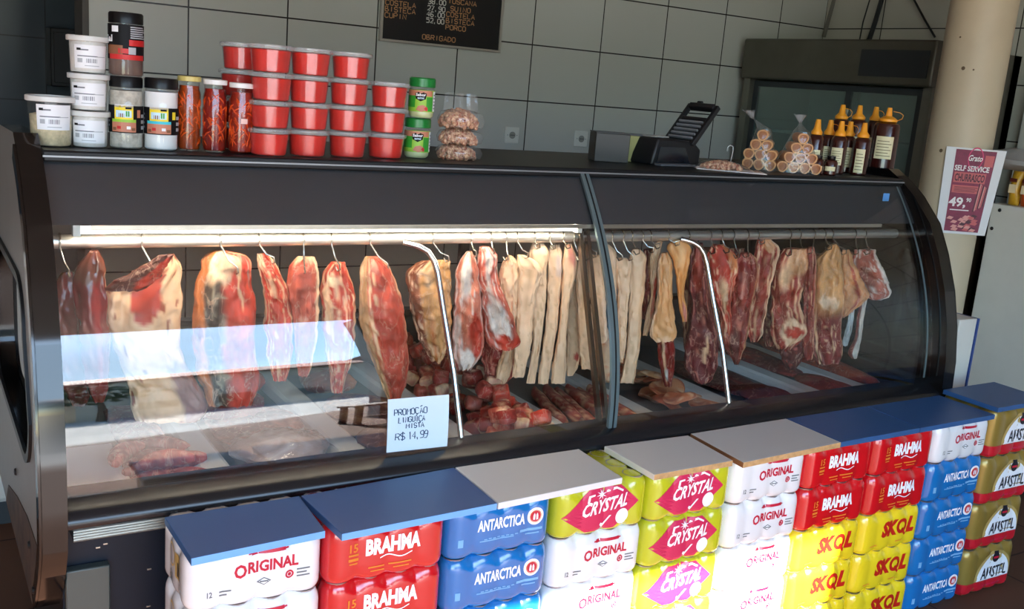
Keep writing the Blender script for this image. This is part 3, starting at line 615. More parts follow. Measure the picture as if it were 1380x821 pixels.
def paint(ops, u, v, ang, sd):
    """colour of the cut surface: u -1..1 across, v 0 top..1 bottom; the flesh, its fat seams and its rind"""
    c = ops[0][1]; wob = .18*nz(u*2+sd, v*4, sd); ws = .08*nz(u*6+sd, v*9, sd+3)
    for op in ops[1:]:
        k = op[0]
        if k == 'rim':
            side, wd, cc = op[1:4]; d = {'l': 1+u, 'r': 1-u, 't': v*2, 'b': (1-v)*2}[side]; a = (wd+wob*.5+ws-d)/.10; c = mixc(c, cc, min(max(a, 0), 1))
        elif k == 'blob':
            bu, bv, ru, rv, cc = op[1:6]; s_ = op[6] if len(op) > 6 else .18; kk = .35 if s_ < .1 else 1; d = sqrt(((u+(wob*.6+ws)*kk-bu)/ru)**2+((v+(wob*.25+ws*.4)*kk-bv)/rv)**2); c = mixc(c, cc, min(max((1-d)/s_, 0), 1))
        elif k == 'vein':
            fq, th, cc = op[1:4]; n_ = abs(nz(u*fq+sd*7, v*fq*(op[4] if len(op) > 4 else .8)+nz(v*6, u*3, sd)*.8, sd)); c = mixc(c, cc, min(max((th-n_)/(.6*th), 0), 1)*.85)
        elif k == 'spot':
            fq, th, cc = op[1:4]; n_ = nz(u*fq, v*fq*1.8, sd+11); c = mixc(c, cc, min(max((n_-th)/.12, 0), 1))
        elif k == 'grad':
            cc, v0, v1 = op[1:4]; c = mixc(c, cc, min(max((v-v0)/(v1-v0), 0), 1))
    f = 1+.10*nz(u*9, v*18, sd+5)
    return tuple(min(x*f, 1) for x in c)
MEATS = []
def meat(name, label, rows, T, ops, Y=2.35, m=None, sq=3, rough=.0035, group=None, nu=56, top=.5, bot=.6):
    Y += RY-2.35; sd = len(MEATS)*1.37+1
    ym = (rows[0][0]+rows[-1][0])/2; mid = min(rows, key=lambda r: abs(r[0]-ym)); P0 = atY((mid[1]+mid[2])/2, mid[0], Y)
    az = atan2(P0.x, P0.y); ex = Vector((cos(az), -sin(az), 0)); n_ = Vector((sin(az), cos(az), 0))
    nv = max(24, int((rows[-1][0]-rows[0][0])/2.4)); pts = []
    def hit(px, py): d = ray(px, py); return EYEP + d*((P0-EYEP).dot(n_)/d.dot(n_))
    R = []; C = []; prof = spline(rows, nv)
    zt = hit(prof[0][1], prof[0][0]).z
    for i, (y, xl, xr) in enumerate(prof):
        if xl > 935 and 'bone' not in name: xl, xr = (xl+xr)/2-(xr-xl)*.60, (xl+xr)/2+(xr-xl)*.60
        a, b = hit(xl, y), hit(xr, y); v = i/nv
        cx = ((a+b)/2-P0).dot(ex); hw = max((b-a).dot(ex)/2, .003); z = (a.z+b.z)/2
        th = T/2*min(1, (.35+(v/top if v < top else 1)))*min(1, .45+(1-v)/bot*.7); th = min(th, max(hw*1.6, .010))
        slope = (b.z-a.z); lum = min(1, hw/.03); jl = lum*(.005*nz(v*8, sd, 1)+.003*nz(v*21, sd, 2)); jr = lum*(.005*nz(v*8, sd, 5)+.003*nz(v*21, sd, 6))
        row = []
        for j in range(nu):
            t = 2*pi*j/nu; cc, ss = cos(t), sin(t); p = 2/sq
            u = math.copysign(abs(cc)**p, cc); w_ = math.copysign(abs(ss)**p, ss)
            k = 1+.05*nz(u*3+sd, v*7, w_*2)*(1 if abs(u) < .98 else .5)
            off = rough*(nz(u*4+sd, v*14, w_*3+sd)*1.6+nz(u*10, v*30, w_*5+sd)*.7)
            lx = cx+hw*u*k+(jl*-u if u < 0 else jr*u); ly = th*w_*(1+(.45*nz(u*1.8+sd, v*4.5, sd)+.2*nz(u*4, v*11, sd) if w_ < 0 else 0)*(1 if sq < 4 else .3)) + off*(1 if w_ < 0 else -1); lz = z-P0.z+slope*u*.5+off*.6
            row.append((lx, ly, lz)); C.append(paint(ops, u*.999, v, t, sd))
        R.append(row)
    dz = -R[-1][0][2]
    mb = MB(); mb.rows(R)
    o = mb.build(name, m or meat_m, loc=(P0.x, P0.y, P0.z), rot=(0, 0, -az), colors=C, angle=70)
    tag(o, label, 'meat', group); MEATS.append(o); return o
R_ = lambda *a: [tuple(a[i:i+3]) for i in range(0, len(a), 3)]
beef = [('base', RED), ('vein', 4, .05, FAT, .5)]
meat('hanging_liver', 'dark glossy red organ meat hanging furthest left beside the end panel', R_(366,84,102, 380,76,118, 400,72,124, 433,71,128, 480,76,130, 520,84,126, 545,96,116), .07, [('base', srgb(110, 26, 34)), ('blob', -.3, .5, .5, .3, srgb(140, 34, 40)), ('blob', .7, .4, .4, .5, srgb(80, 20, 26))], 2.42, organ_m, rough=.001)
meat('hanging_liver', 'long dark red lobe hanging second from left, in front of the furthest one', R_(338,120,132, 350,110,138, 372,100,144, 420,103,145, 470,108,149, 515,116,148, 540,126,140), .07, [('base', srgb(126, 28, 34)), ('blob', .3, .55, .25, .4, srgb(164, 48, 52)), ('rim', 't', .45, srgb(112, 60, 48))], 2.33, organ_m, rough=.001)
meat('fatty_shoulder', 'big pale fatty slab with a round red muscle, under the third hook', R_(344,222,236, 362,196,243, 385,146,245, 403,141,245, 430,142,244, 455,150,243, 490,162,250, 520,172,268, 548,176,278, 566,184,268), .10,
     [('base', FAT), ('blob', .05, .24, .42, .16, RED, .08), ('rim', 'l', .28, CREAM), ('blob', -.45, .1, .6, .06, DRED), ('blob', .75, .82, .5, .22, srgb(150, 104, 96)), ('spot', 7, .42, srgb(150, 70, 48)), ('rim', 't', .1, srgb(110, 40, 34))], 2.36, fat_m, nu=80)
meat('dark_flap', 'thin dark brown-red flap draped left of the hook over the fatty slab', R_(344,214,234, 356,196,226, 370,172,216, 382,148,206, 392,140,190), .03, [('base', srgb(88, 36, 30)), ('blob', .6, .5, .5, .5, RED), ('vein', 5, .05, BRN)], 2.295, rough=.002)
meat('tripe_cut', 'beef cut with yellow fat and dark frilled tripe on its left, fourth big piece', R_(338,288,304, 346,274,335, 366,268,339, 395,262,342, 440,258,344, 480,262,346, 515,270,348, 545,280,340), .09,
     [('base', RED), ('rim', 'l', 1.05, TRIPE), ('vein', 9, .12, srgb(150, 140, 122), .6), ('blob', .55, .55, .42, .62, RED, .12), ('blob', .5, .1, .1, .25, FAT), ('blob', -.25, .05, .75, .17, CREAM, .25), ('rim', 'l', .42, ORG), ('blob', -.75, .52, .14, .06, DRED), ('rim', 'r', .06, FAT)], 2.36, nu=84, rough=.004)
meat('beef_cut', 'slim red beef cut with a fat edge, right of the tripe cut', R_(342,346,360, 358,347,372, 380,353,384, 405,356,390, 440,357,395, 475,360,394, 512,368,386), .06, beef+[('rim', 'l', .18, FAT), ('blob', -.5, .04, .5, .09, CREAM), ('vein', 2.5, .05, FAT, .6), ('rim', 'r', .07, FAT)], 2.35)
meat('beef_cut', 'rounded red beef cut with a cream fat rim on its right side', R_(347,402,424, 356,394,429, 375,387,430, 405,389,430, 440,395,428, 475,398,424, 505,402,416), .06, [('base', srgb(186, 84, 66)), ('rim', 'r', .24, CREAM), ('blob', .1, .42, .12, .05, DRED), ('blob', -.1, .5, .6, .035, PINK), ('rim', 't', .08, FAT)], 2.34)
meat('beef_cut', 'marbled beef cut with ragged white fat at top, right of the rounded cut', R_(354,446,466, 366,436,470, 385,431,476, 405,432,480, 436,435,480, 480,440,474, 528,446,462), .065, beef+[('blob', -.2, .13, .5, .05, CREAM), ('blob', -.6, .32, .25, .25, FAT, .4), ('vein', 3, .09, CREAM, .4), ('rim', 'r', .1, FAT)], 2.35)
meat('beef_rump', 'tall red beef piece with pale fat flank, last before the dark gap', R_(347,492,512, 358,487,524, 376,484,532, 397,484,539, 430,485,546, 475,497,550, 510,512,549, 540,524,538), .09, [('base', srgb(190, 74, 56)), ('rim', 'l', .52, srgb(200, 160, 120)), ('blob', -.42, .3, .10, .5, CREAM), ('blob', -.1, .2, .06, .6, FAT), ('vein', 5, .035, PINK, .3), ('rim', 'r', .07, FAT), ('blob', 0, .06, .35, .06, PINK)], 2.33, nu=80)
meat('rib_rack', 'orange-tan rack of ribs hanging behind the left bent tube', R_(352,568,606, 366,548,607, 395,551,608, 425,557,608, 455,564,605, 478,576,600, 487,582,594), .06, [('base', srgb(206, 150, 94)), ('rim', 'l', .62, srgb(140, 76, 50)), ('vein', 8, .16, CREAM, .5), ('blob', .45, .4, .4, .6, srgb(214, 160, 104), .2), ('blob', -.05, .8, .12, .3, ORG)], 2.36, rough=.006)
meat('pork_shank', 'pale pink and white pork shank hanging right of the rib rack', R_(340,628,636, 352,619,643, 380,614,645, 420,611,650, 455,608,652, 480,612,648, 497,620,634), .07, [('base', srgb(206, 122, 100)), ('blob', -.1, .15, .5, .25, PALE, .3), ('vein', 3, .16, PALE, .4), ('blob', .6, .7, .4, .2, RED), ('blob', 0, .95, .7, .14, PALE)], 2.34, rough=.005)
meat('pork_shank', 'second pork shank, darker red at top with a wide white end', R_(333,646,660, 347,643,670, 373,643,671, 395,647,678, 420,650,688, 446,652,697, 462,658,699, 470,668,690), .075, [('base', srgb(190, 90, 74)), ('blob', .3, .1, .35, .12, PALE), ('blob', .1, .68, .8, .25, PALE, .3), ('vein', 3, .12, PALE, .5), ('blob', .3, .92, .8, .08, RED)], 2.33, rough=.005)
meat('beef_scrap', 'dark red lower piece hanging behind the two pork shanks', R_(400,654,670, 440,650,684, 470,648,700, 500,652,694, 518,660,680), .05, [('base', DRED), ('vein', 4, .08, PINK)], 2.43)
meat('fat_strip', 'short pale strip hanging low behind the second pork shank', R_(420,676,688, 455,680,693, 490,672,691, 512,667,684, 522,670,678), .035, [('base', CREAM), ('rim', 'l', .6, SKIN)], 2.40, fat_m)
meat('fat_bundle', 'cream folded bundle of fat, first pale piece from the left', R_(346,684,690, 355,676,697, 377,672,698, 410,678,697, 440,683,694, 455,686,692), .045, [('base', CREAM), ('vein', 3, .09, srgb(200, 164, 128), .3), ('spot', 4, .5, srgb(170, 90, 70))], 2.34, fat_m, rough=.005)
pork = [('base', CREAM), ('vein', 2, .05, srgb(206, 168, 130), .12), ('rim', 'l', .16, SKIN)]
def slab(label, rows, T=.034, ops=None, Y=2.35): return meat('pork_belly', label, rows, T, ops or pork, Y, fat_m, sq=4.2, rough=.0025, group='pork belly slabs', nu=44, top=.12, bot=.3)
slab('wide pale pork slab with slanting top, first of the pork slabs from left', R_(344,697,706, 352,696,722, 366,697,731, 397,697,724, 444,695,718, 480,692,712, 508,690,707), Y=2.33)
slab('tall pale pork slab right behind the wide slanted one', R_(327,717,733, 340,714,739, 366,712,737, 410,716,735, 455,718,730, 490,714,725, 516,709,721), Y=2.36)
slab('narrow pale pork slab third from left among the pork slabs', R_(330,742,754, 341,738,758, 380,737,757, 422,736,753, 470,731,746, 500,726,741, 517,725,739), Y=2.37, ops=pork+[('blob', .7, .15, .5, .1, srgb(214, 190, 176))])
slab('pale pork slab with pink lobe at its top, left of the flat bars', R_(330,761,770, 348,759,777, 366,758,777, 408,756,767, 440,753,765, 467,749,763, 495,744,763, 516,742,762), Y=2.35, ops=pork+[('blob', .4, .08, .7, .12, PINK, .5)])
slab('short pork flap with a red spot hanging behind the pink-topped slab', R_(380,764,776, 420,762,780, 460,764,781, 490,762,780, 506,764,772), Y=2.42, ops=pork+[('blob', .6, .78, .3, .05, RED)])
slab('smooth pork slab directly left of the flat bronze bars', R_(345,778,786, 366,776,790, 410,778,796, 440,780,800, 470,780,803, 497,784,798), Y=2.35)
slab('pork slab showing between the bronze bars and the pane joint', R_(344,797,808, 366,795,812, 394,799,816, 422,804,817, 456,806,819, 462,809,815), Y=2.34, ops=pork+[('blob', 0, .1, 1, .2, SKIN, .6)])
slab('pork fold hanging low behind the pane joint', R_(430,800,812, 460,800,826, 490,804,830, 512,808,822), Y=2.45, ops=[('base', SKIN), ('vein', 3, .08, ORG)])
slab('slim pork slab with pointed top just right of the pane joint', R_(330,818,821, 340,816,830, 370,818,831, 411,823,831, 450,826,833, 485,828,834), T=.028, Y=2.35)
slab('long pale pork slab second to the right of the pane joint', R_(348,831,850, 363,831,851, 395,832,848, 440,833,845, 470,834,843, 488,836,840), T=.03, Y=2.34)
slab('broad pale pork slab reaching down to the tray of skins', R_(336,852,862, 346,848,871, 363,848,871, 417,847,866, 470,844,862, 500,839,857, 516,836,854), Y=2.37, ops=pork+[('blob', .9, .4, .5, .6, SKIN, .5)])
meat('pork_flap', 'fatty white-pink flap between broad pork slab and tan skin', R_(325,886,893, 341,877,890, 370,876,888, 397,877,884, 427,870,880, 452,866,872), .035, [('base', CREAM), ('blob', .4, .5, .6, .14, RED), ('blob', .4, .68, .7, .12, PINK), ('vein', 3, .08, SKIN, .3)], 2.40, fat_m)
meat('pork_skin', 'smooth tan pork skin panel with a ragged lower edge', R_(341,891,900, 354,887,906, 380,886,906, 410,884,907, 435,878,910, 452,876,912, 460,884,906), .05, [('base', srgb(222, 166, 112)), ('rim', 'l', .3, CREAM), ('blob', 0, 1, 1, .07, FAT)], 2.34, fat_m)
meat('beef_shank', 'dark red shank with a white bone end below the tan skin', R_(440,886,906, 470,886,909, 490,889,909, 506,892,907, 520,896,905), .05, [('base', DRED), ('blob', -.25, .5, .22, .5, FAT), ('blob', -.1, .8, .3, .12, BONE)], 2.38)
meat('fat_pear', 'smooth orange pear-shaped lump of fat under its own hook', R_(323,908,920, 332,899,930, 345,904,931, 363,909,927, 395,913,922, 415,915,926, 433,920,926), .06, [('base', srgb(226, 158, 92)), ('blob', 0, .15, .6, .2, srgb(236, 180, 120), .5), ('blob', .3, .9, .6, .15, PINK)], 2.33, fat_m, rough=.001)
meat('beef_flank', 'dark purple-red beef flank behind the right bent tube', R_(328,936,946, 347,930,950, 373,928,954, 411,930,958, 450,926,966, 485,922,968, 505,930,962, 515,942,954), .09, [('base', srgb(104, 34, 38)), ('blob', 0, .15, .7, .2, srgb(156, 60, 46)), ('vein', 2.5, .05, PINK, .4), ('blob', .3, .8, .08, .2, FAT)], 2.36)
meat('beef_neck', 'red beef piece with creamy fat patches right of the bent tube', R_(330,960,974, 347,957,990, 382,961,988, 411,968,984, 435,973,986, 462,974,982), .06, [('base', RED), ('blob', .1, .5, .5, .2, FAT, .4), ('vein', 4, .10, CREAM, .6), ('blob', .7, .15, .3, .15, ORG)], 2.37, rough=.005)
meat('beef_flank', 'large dark red beef flank tapering to a ragged tip, right of the fat patches', R_(341,998,1010, 350,990,1017, 375,988,1018, 411,987,1010, 442,977,1006, 465,978,1003, 480,986,998, 491,991,995), .08, [('base', srgb(132, 40, 34)), ('vein', 3, .05, PINK, .4), ('rim', 'r', .12, TAN), ('blob', 0, .85, .5, .2, srgb(90, 34, 30))], 2.34, rough=.004)
meat('rib_flap', 'red rib flap with long cream fat seams and a tan top', R_(322,1022,1036, 335,1020,1047, 354,1018,1044, 395,1015,1036, 427,1008,1029, 450,1009,1026, 460,1013,1020), .06, [('base', srgb(150, 50, 40)), ('vein', 4, .14, FAT, .3), ('blob', .3, .04, .7, .08, TAN), ('rim', 'r', .2, CREAM)], 2.36, rough=.005)
meat('shoulder_cut', 'tan and red shoulder cut ending in a sawn fatty bone face', R_(335,1058,1086, 352,1047,1086, 380,1045,1081, 411,1042,1076, 436,1042,1082, 452,1043,1082, 470,1048,1066), .08, [('base', srgb(150, 52, 42)), ('blob', .35, .1, .7, .2, TAN, .3), ('blob', -.2, .25, .5, .2, FAT, .5), ('vein', 3, .10, FAT, .5), ('blob', .3, .82, .8, .13, CREAM), ('blob', .35, .82, .6, .06, RED)], 2.34, rough=.005, nu=80)
meat('beef_scrap', 'dark trimmed end hanging low under the sawn bone face', R_(440,1056,1080, 470,1053,1082, 490,1058,1076, 498,1064,1070), .045, [('base', srgb(90, 30, 28)), ('vein', 3, .05, RED)], 2.40)
meat('beef_strip', 'narrow dark red strip hanging between the two tan cuts', R_(333,1090,1096, 357,1084,1099, 400,1083,1097, 442,1082,1096, 470,1083,1096, 484,1086,1094), .045, [('base', srgb(140, 44, 36)), ('rim', 'r', .2, PINK), ('vein', 3, .04, FAT)], 2.37)
meat('shoulder_cut', 'tall cut with golden tan upper half and dark red lower half', R_(329,1121,1128, 345,1106,1131, 366,1101,1133, 404,1098,1134, 442,1096,1131, 470,1097,1131, 490,1102,1128), .08, [('base', srgb(212, 156, 100)), ('grad', srgb(126, 34, 32), .50, .62), ('vein', 3, .06, FAT, .4), ('blob', .1, .47, .7, .06, CREAM), ('blob', -.7, .75, .1, .3, FAT)], 2.35, rough=.004, nu=80)
meat('breast_flap', 'triangular tan flap of breast with a red fold, near the right end', R_(337,1136,1144, 355,1133,1150, 375,1133,1158, 398,1133,1168, 412,1133,1156, 426,1134,1140), .05, [('base', srgb(208, 150, 104)), ('blob', .4, .5, .14, .5, srgb(170, 70, 54)), ('vein', 3, .06, ORG, .6)], 2.34, rough=.003)
meat('rib_rack', 'rack of ribs with white bone edge, the last piece at the right end', R_(337,1154,1178, 350,1150,1180, 370,1151,1190, 385,1156,1194, 397,1166,1197, 404,1176,1186), .05, [('base', srgb(176, 90, 74)), ('vein', 5, .14, PALE, .6), ('rim', 'r', .2, PALE), ('blob', -.1, .5, .4, .25, srgb(130, 60, 48))], 2.36, rough=.005)
meat('leg_bone', 'bluish white bare bone hanging below the triangular flap', R_(405,1146,1152, 425,1143,1151, 450,1138,1147, 466,1133,1142), .03, [('base', srgb(190, 196, 200)), ('blob', 0, .1, 1, .15, PINK)], 2.40)
meat('leg_bone', 'longer bone with red meat on its left side, hanging at the right end', R_(385,1162,1172, 408,1158,1168, 430,1154,1164, 455,1152,1161, 475,1143,1157, 483,1148,1155), .03, [('base', BONE), ('rim', 'l', .9, srgb(120, 40, 36))], 2.38)
fill = [('base', srgb(122, 42, 36)), ('vein', 4, .09, FAT, .5), ('blob', .3, .2, .5, .2, TAN, .5)]
for rws, lab in ((R_(334,941,962, 380,944,968, 430,950,974, 466,956,968), 'dark red scrap hanging behind the right bent tube'), (R_(335,984,1002, 380,980,1002, 430,978,996, 452,982,990), 'red scrap hanging behind the large ragged flank'), (R_(338,1034,1058, 390,1030,1052, 440,1028,1048, 466,1032,1042), 'red and tan scrap hanging left of the sawn shoulder cut'),
                  (R_(336,1078,1096, 380,1076,1094, 424,1080,1092), 'scrap hanging right behind the sawn shoulder cut'), (R_(342,1094,1112, 400,1090,1106, 446,1092,1102), 'scrap hanging left behind the golden tan cut'), (R_(340,1126,1148, 390,1126,1144, 428,1128,1138), 'scrap hanging right behind the golden tan cut'),
                  (R_(336,868,884, 380,864,882, 430,866,878), 'pale scrap hanging behind the broad pork slab'), (R_(338,912,940, 400,916,936, 440,920,934, 470,922,930), 'dark scrap hanging behind the orange fat pear')):
    meat('meat_scrap', lab, rws, .05, fill, 2.44, group='scraps hanging at the back')
# hooks: bent wire over the rail, each a thing of its own
hook_m = mat('hook_steel', srgb(170, 168, 162), .25, .95)
HK = [(88,93,372), (197,216,372), (302,320,368), (354,369,354), (413,410,368), (450,457,364), (502,522,362), (586,604,352), (637,641,345), (664,665,342), (684,684,350), (699,711,347), (722,727,334), (742,748,335), (760,768,334), (774,783,349), (791,803,346), (825,838,350), (840,852,350), (852,861,342), (866,880,340), (877,889,334), (901,915,330), (928,940,333), (957,963,341), (972,982,340), (988,996,347), (1007,1008,346), (1021,1030,328), (1064,1066,344), (1077,1082,340), (1096,1094,341), (1110,1120,336), (1120,1140,342), (1151,1156,342), (1164,1172,342)]
HL = ['leftmost, holding the dark organ meat', 'holding the big fatty slab', 'holding the tripe cut', 'holding the slim beef cut', 'holding the rounded beef cut', 'holding the marbled beef cut', 'holding the tall beef piece', 'holding the tan rib rack', 'holding the first pork shank', 'holding the second pork shank', 'holding the cream fat bundle', 'holding the wide slanted pork slab', 'above the second pork slab', 'above the third pork slab', 'above the pink-topped pork slab', 'just left of the flat bronze bars', 'between bronze bars and pane joint', 'first right of the pane joint', 'second right of the pane joint', 'above the broad pork slab, left one', 'above the broad pork slab, right one', 'above the tan pork skin', 'holding the orange fat pear', 'above the dark flank by the right bent tube', 'first right of the right bent tube', 'second right of the right bent tube', 'third right of the right bent tube', 'holding the ragged-tipped dark flank', 'above the rib flap', 'left of two holding the sawn shoulder cut', 'right of two holding the sawn shoulder cut', 'holding the narrow dark strip', 'holding the golden tan cut', 'holding the triangular flap', 'left of the last two at the right end', 'last one at the right end']
for (px, tx_, ty), lab in zip(HK, HL):
    b = atY(px, 332 if px < 500 else 322, RY); T_ = atY(tx_, ty, RY-.035); x = b.x
    x_top = x-.012; r = .0019; q = []
    for k in range(9): a = radians(200-25*k+10); q.append((x_top+.003*k/8, RY+(RR+.0024)*cos(a), RZ+(RR+.0024)*sin(a)))
    q = [(p[0], p[1], p[2]) for p in q]
    q = q[::-1]; s0 = Vector(q[-1]); q += [(lerp(s0.x, T_.x, .5), lerp(s0.y, T_.y, .5), lerp(s0.z, T_.z, .55)), (T_.x, T_.y, T_.z+.012), (T_.x+.003, T_.y+.002, T_.z), (T_.x+.003, T_.y+.016, T_.z-.006), (T_.x+.002, T_.y+.026, T_.z+.002)]
    mb = MB(); o0 = Vector((x, RY, RZ+RR)); mb.tube([Vector(p)-o0 for p in q], r, 7)
    tag(mb.build('meat_hook', hook_m, loc=o0), 'steel wire meat hook on the rail, '+lab, 'hook', 'meat hooks on the rail')

# ---------------------------------------------------------------- what lies in the trays
DZ = .5855
def lump(name, label, cat, loc, size, ops, m, sd, group, shape='round', rz=0, tilt=0):
    mb = MB(); R = []; C = []; nu, nv = 16, 10
    for i in range(nv+1):
        v = i/nv; a = pi*v; row = []
        for j in range(nu):
            t = 2*pi*j/nu; cu, su = cos(t), sin(t); rr = sin(a); zz = -cos(a)
            if shape == 'cube':
                e = .45; f = lambda x: math.copysign(abs(x)**e, x); cu2, su2, rr, zz = f(cu), f(su), abs(rr)**e, f(zz)
                cu, su = cu2, su2
            k = 1+.22*nz(cu*1.2+sd, su*1.2+sd*.7, zz*1.2)+.08*nz(cu*4+sd, su*4, zz*4)
            row.append((size[0]*rr*cu*k, size[1]*rr*su*k, size[2]*(zz*k+1))); C.append(paint(ops, cu*rr, v, t, sd))
        R.append(row)
    mb.rows(R); o = mb.build(name, m, loc=loc, rot=(tilt, tilt*.6, rz), colors=C, angle=70); return tag(o, label, cat, group)
rd = random.Random(11)
# beef cubes in the tray behind the left bent tube
protos = [lump('beef_chunk', 'cube of red stewing beef in the heap behind the left bent tube', 'meat', (0, 0, -5), (.026, .022, .019), [('base', c), ('rim', s_, w_, FAT), ('vein', 3, .08, PINK)], meat_m, 3.1*i, 'beef cubes in the tray', 'cube') for i, (c, s_, w_) in enumerate(((RED, 'l', .3), (srgb(156, 48, 40), 't', .2), (srgb(190, 84, 66), 'r', .8), (DRED, 'b', .1)))]
protos.append(lump('beef_chunk', 'pale fatty cube lying among the red beef cubes near the front', 'meat', (0, 0, -5), (.026, .02, .018), [('base', CREAM), ('rim', 'l', .5, PINK)], fat_m, 8.8, 'beef cubes in the tray', 'cube'))
fat_used = 0
for k in range(64):
    p = protos[k % 4]; fatty = k in (9, 23); p = protos[4] if fatty else p
    first = (k < 4) or (k == 9)
    o = p if first else p.copy()
    if not first: COL.objects.link(o)
    yy = 1.985+.70*((k % 16)/15)**1.2; lay = k//16
    xx = 1.325+rd.uniform(-.085, .085)*(1-.15*lay)
    o.location = (xx, yy+rd.uniform(-.02, .02), DZ+.001+.026*lay*(1 if yy > 2.1 else .75)+.03*(yy-1.98)); o.rotation_euler = (rd.uniform(-.4, .4), rd.uniform(-.4, .4), rd.uniform(0, 6.28))
    if fatty: o['label'] = 'pale fatty cube lying among the red beef cubes'
protos[4]['label'] = 'pale fatty cube lying among the red beef cubes'
# sausages in the leftmost filled tray
def sausage(loc, rz, L, lab, col, r=.021, bend=.02):
    mb = MB(); pts = []; rs = []
    for k in range(13): v = k/12; pts.append((L*(v-.5), bend*sin(pi*v), r)); rs.append(r*max(sin(pi*min(max(v, .02), .98)), 0)**.35)
    mb.tube(pts, rs, 14); C = [paint([('base', col), ('spot', 6, .2, PINK), ('vein', 5, .05, DRED)], sin(i), (i//14)/13, 0, rz) for i in range(len(mb.v))]
    o = mb.build('pork_sausage', meat_m, loc=loc, rot=(0, 0, rz), colors=C); return tag(o, lab, 'sausage', 'sausages in the left tray')
for k, (x, y, z, rz, lab) in enumerate(((.43, 2.03, 0, .3, 'front left sausage of the tray at the left end'), (.50, 2.02, 0, -.4, 'front right sausage of the tray at the left end'), (.44, 2.09, 0, -.15, 'sausage second row left in the left end tray'), (.505, 2.08, .012, .5, 'sausage second row right in the left end tray'), (.46, 2.05, .034, .1, 'sausage lying on top of the front pair at the left end'), (.45, 2.15, 0, .2, 'sausage third row in the left end tray'), (.485, 2.22, 0, -.3, 'sausage furthest back in the left end tray'), (.40, 2.13, .03, .9, 'crosswise sausage on the left edge of the left tray'))):
    sausage((x, y, DZ+.001+z), rz, .12, lab, srgb(168, 66, 54))
# generic lumps: (name, label, px, py, size, colours)
for k, (nm, lab, x, y, z, sz, ops, m_, sh) in enumerate((
    ('dark_beef', 'dark beef lump at the back of the second tray', .70, 2.45, 0, (.10, .14, .03), [('base', DRED), ('vein', 3, .07, PINK)], meat_m, 'round'),
    ('wrapped_cut', 'grey-pink cut under crumpled film at the front of the second tray', .73, 2.12, 0, (.11, .10, .026), [('base', srgb(150, 128, 122)), ('vein', 3, .18, srgb(214, 206, 204), .6)], fat_m, 'round'),
    ('dark_beef', 'small dark beef lump on the rear right of the second tray', .80, 2.62, 0, (.05, .06, .03), [('base', RED), ('vein', 3, .07, FAT)], meat_m, 'round'),
    ('dark_beef', 'reddish brown beef piece at the back of the third tray', 1.02, 2.58, 0, (.08, .09, .028), [('base', srgb(130, 56, 40)), ('rim', 'r', .4, ORG)], meat_m, 'round'),
    ('cooked_cut', 'flat brown cut at the front of the third tray by the note', 1.03, 2.10, 0, (.10, .10, .022), [('base', srgb(120, 76, 48)), ('vein', 3, .10, srgb(90, 50, 34))], meat_m, 'round'),
    ('liver_slab', 'dark liver slab in the tray right of the skins', 2.25, 2.28, 0, (.10, .22, .018), [('base', srgb(84, 26, 26)), ('vein', 3, .05, DRED)], meat_m, 'round'),
    ('liver_slab', 'second dark liver slab at the front of the same tray', 2.27, 2.08, .004, (.09, .10, .02), [('base', srgb(96, 36, 30)), ('vein', 3, .05, DRED)], meat_m, 'round'),
    ('heart_cut', 'deep red flat meat in the tray below the sawn shoulder cut', 2.565, 2.42, 0, (.075, .22, .022), [('base', srgb(110, 26, 28)), ('vein', 4, .05, RED)], meat_m, 'round'),
    ('heart_cut', 'brownish red meat at the front of that same tray', 2.56, 2.10, 0, (.075, .12, .02), [('base', srgb(140, 56, 36)), ('vein', 4, .05, RED)], meat_m, 'round'),
    ('minced_meat', 'orange-red meat in the last tray at the right end', 2.76, 2.35, 0, (.055, .28, .024), [('base', srgb(160, 62, 36)), ('vein', 6, .10, srgb(110, 34, 26))], meat_m, 'round'))):
    lump(nm, lab, 'meat', (x, y, DZ+.001+z), sz, ops, m_, 2.3*k+.5, None, sh)
film = clear('cling_film', (1, 1, 1), 1.6, .08, .10, (.9, .9, .92), .8, 30)
mb = MB(); R = []
for i in range(15):
    R.append([(-.12+.24*j/14, -.11+.22*i/14, .052*(1-((i-7)/9)**2)*(1-((j-7)/9)**2)+.012*nz(i*.8, j*.8, 2)+.008) for j in range(15)])
mb.rows(R, 0, False, False, False); tag(mb.build('plastic_film', film, loc=(.73, 2.12, DZ+.004)), 'crumpled clear film over the cut in the second tray', 'plastic film')
# rib strips, skins
for k in range(6):
    mb = MB(); R = []; C = []; n = 18
    for i in range(n+1):
        v = i/n; row = []
        for j in range(14):
            t = 2*pi*j/14; u = cos(t); w_ = sin(t); hw = .017*(1+.2*nz(v*5, k, 1))*(.5+.5*min(1, 8*v, 8*(1-v))); row.append((hw*u+.006*nz(v*3, k*2, 0), -.15+.30*v, .017+.016*w_*(1+.2*nz(v*7, k, u)))); C.append(paint([('base', srgb(160, 66, 52)), ('rim', 'r', .7, TAN), ('vein', 4, .12, FAT, 2)], u, v, t, k+.3))
        R.append(row)
    mb.rows(R); o = mb.build('rib_strip', meat_m, loc=(1.535+.036*k, 2.20-.012*k, DZ+.001+.010*(k % 2)), rot=(0, .12, -.28+.03*k), colors=C)
    tag(o, ('first', 'second', 'third', 'fourth', 'fifth', 'last')[k]+' sliced pork rib from the left in the tray before the pane joint', 'meat', 'sliced ribs in the tray')
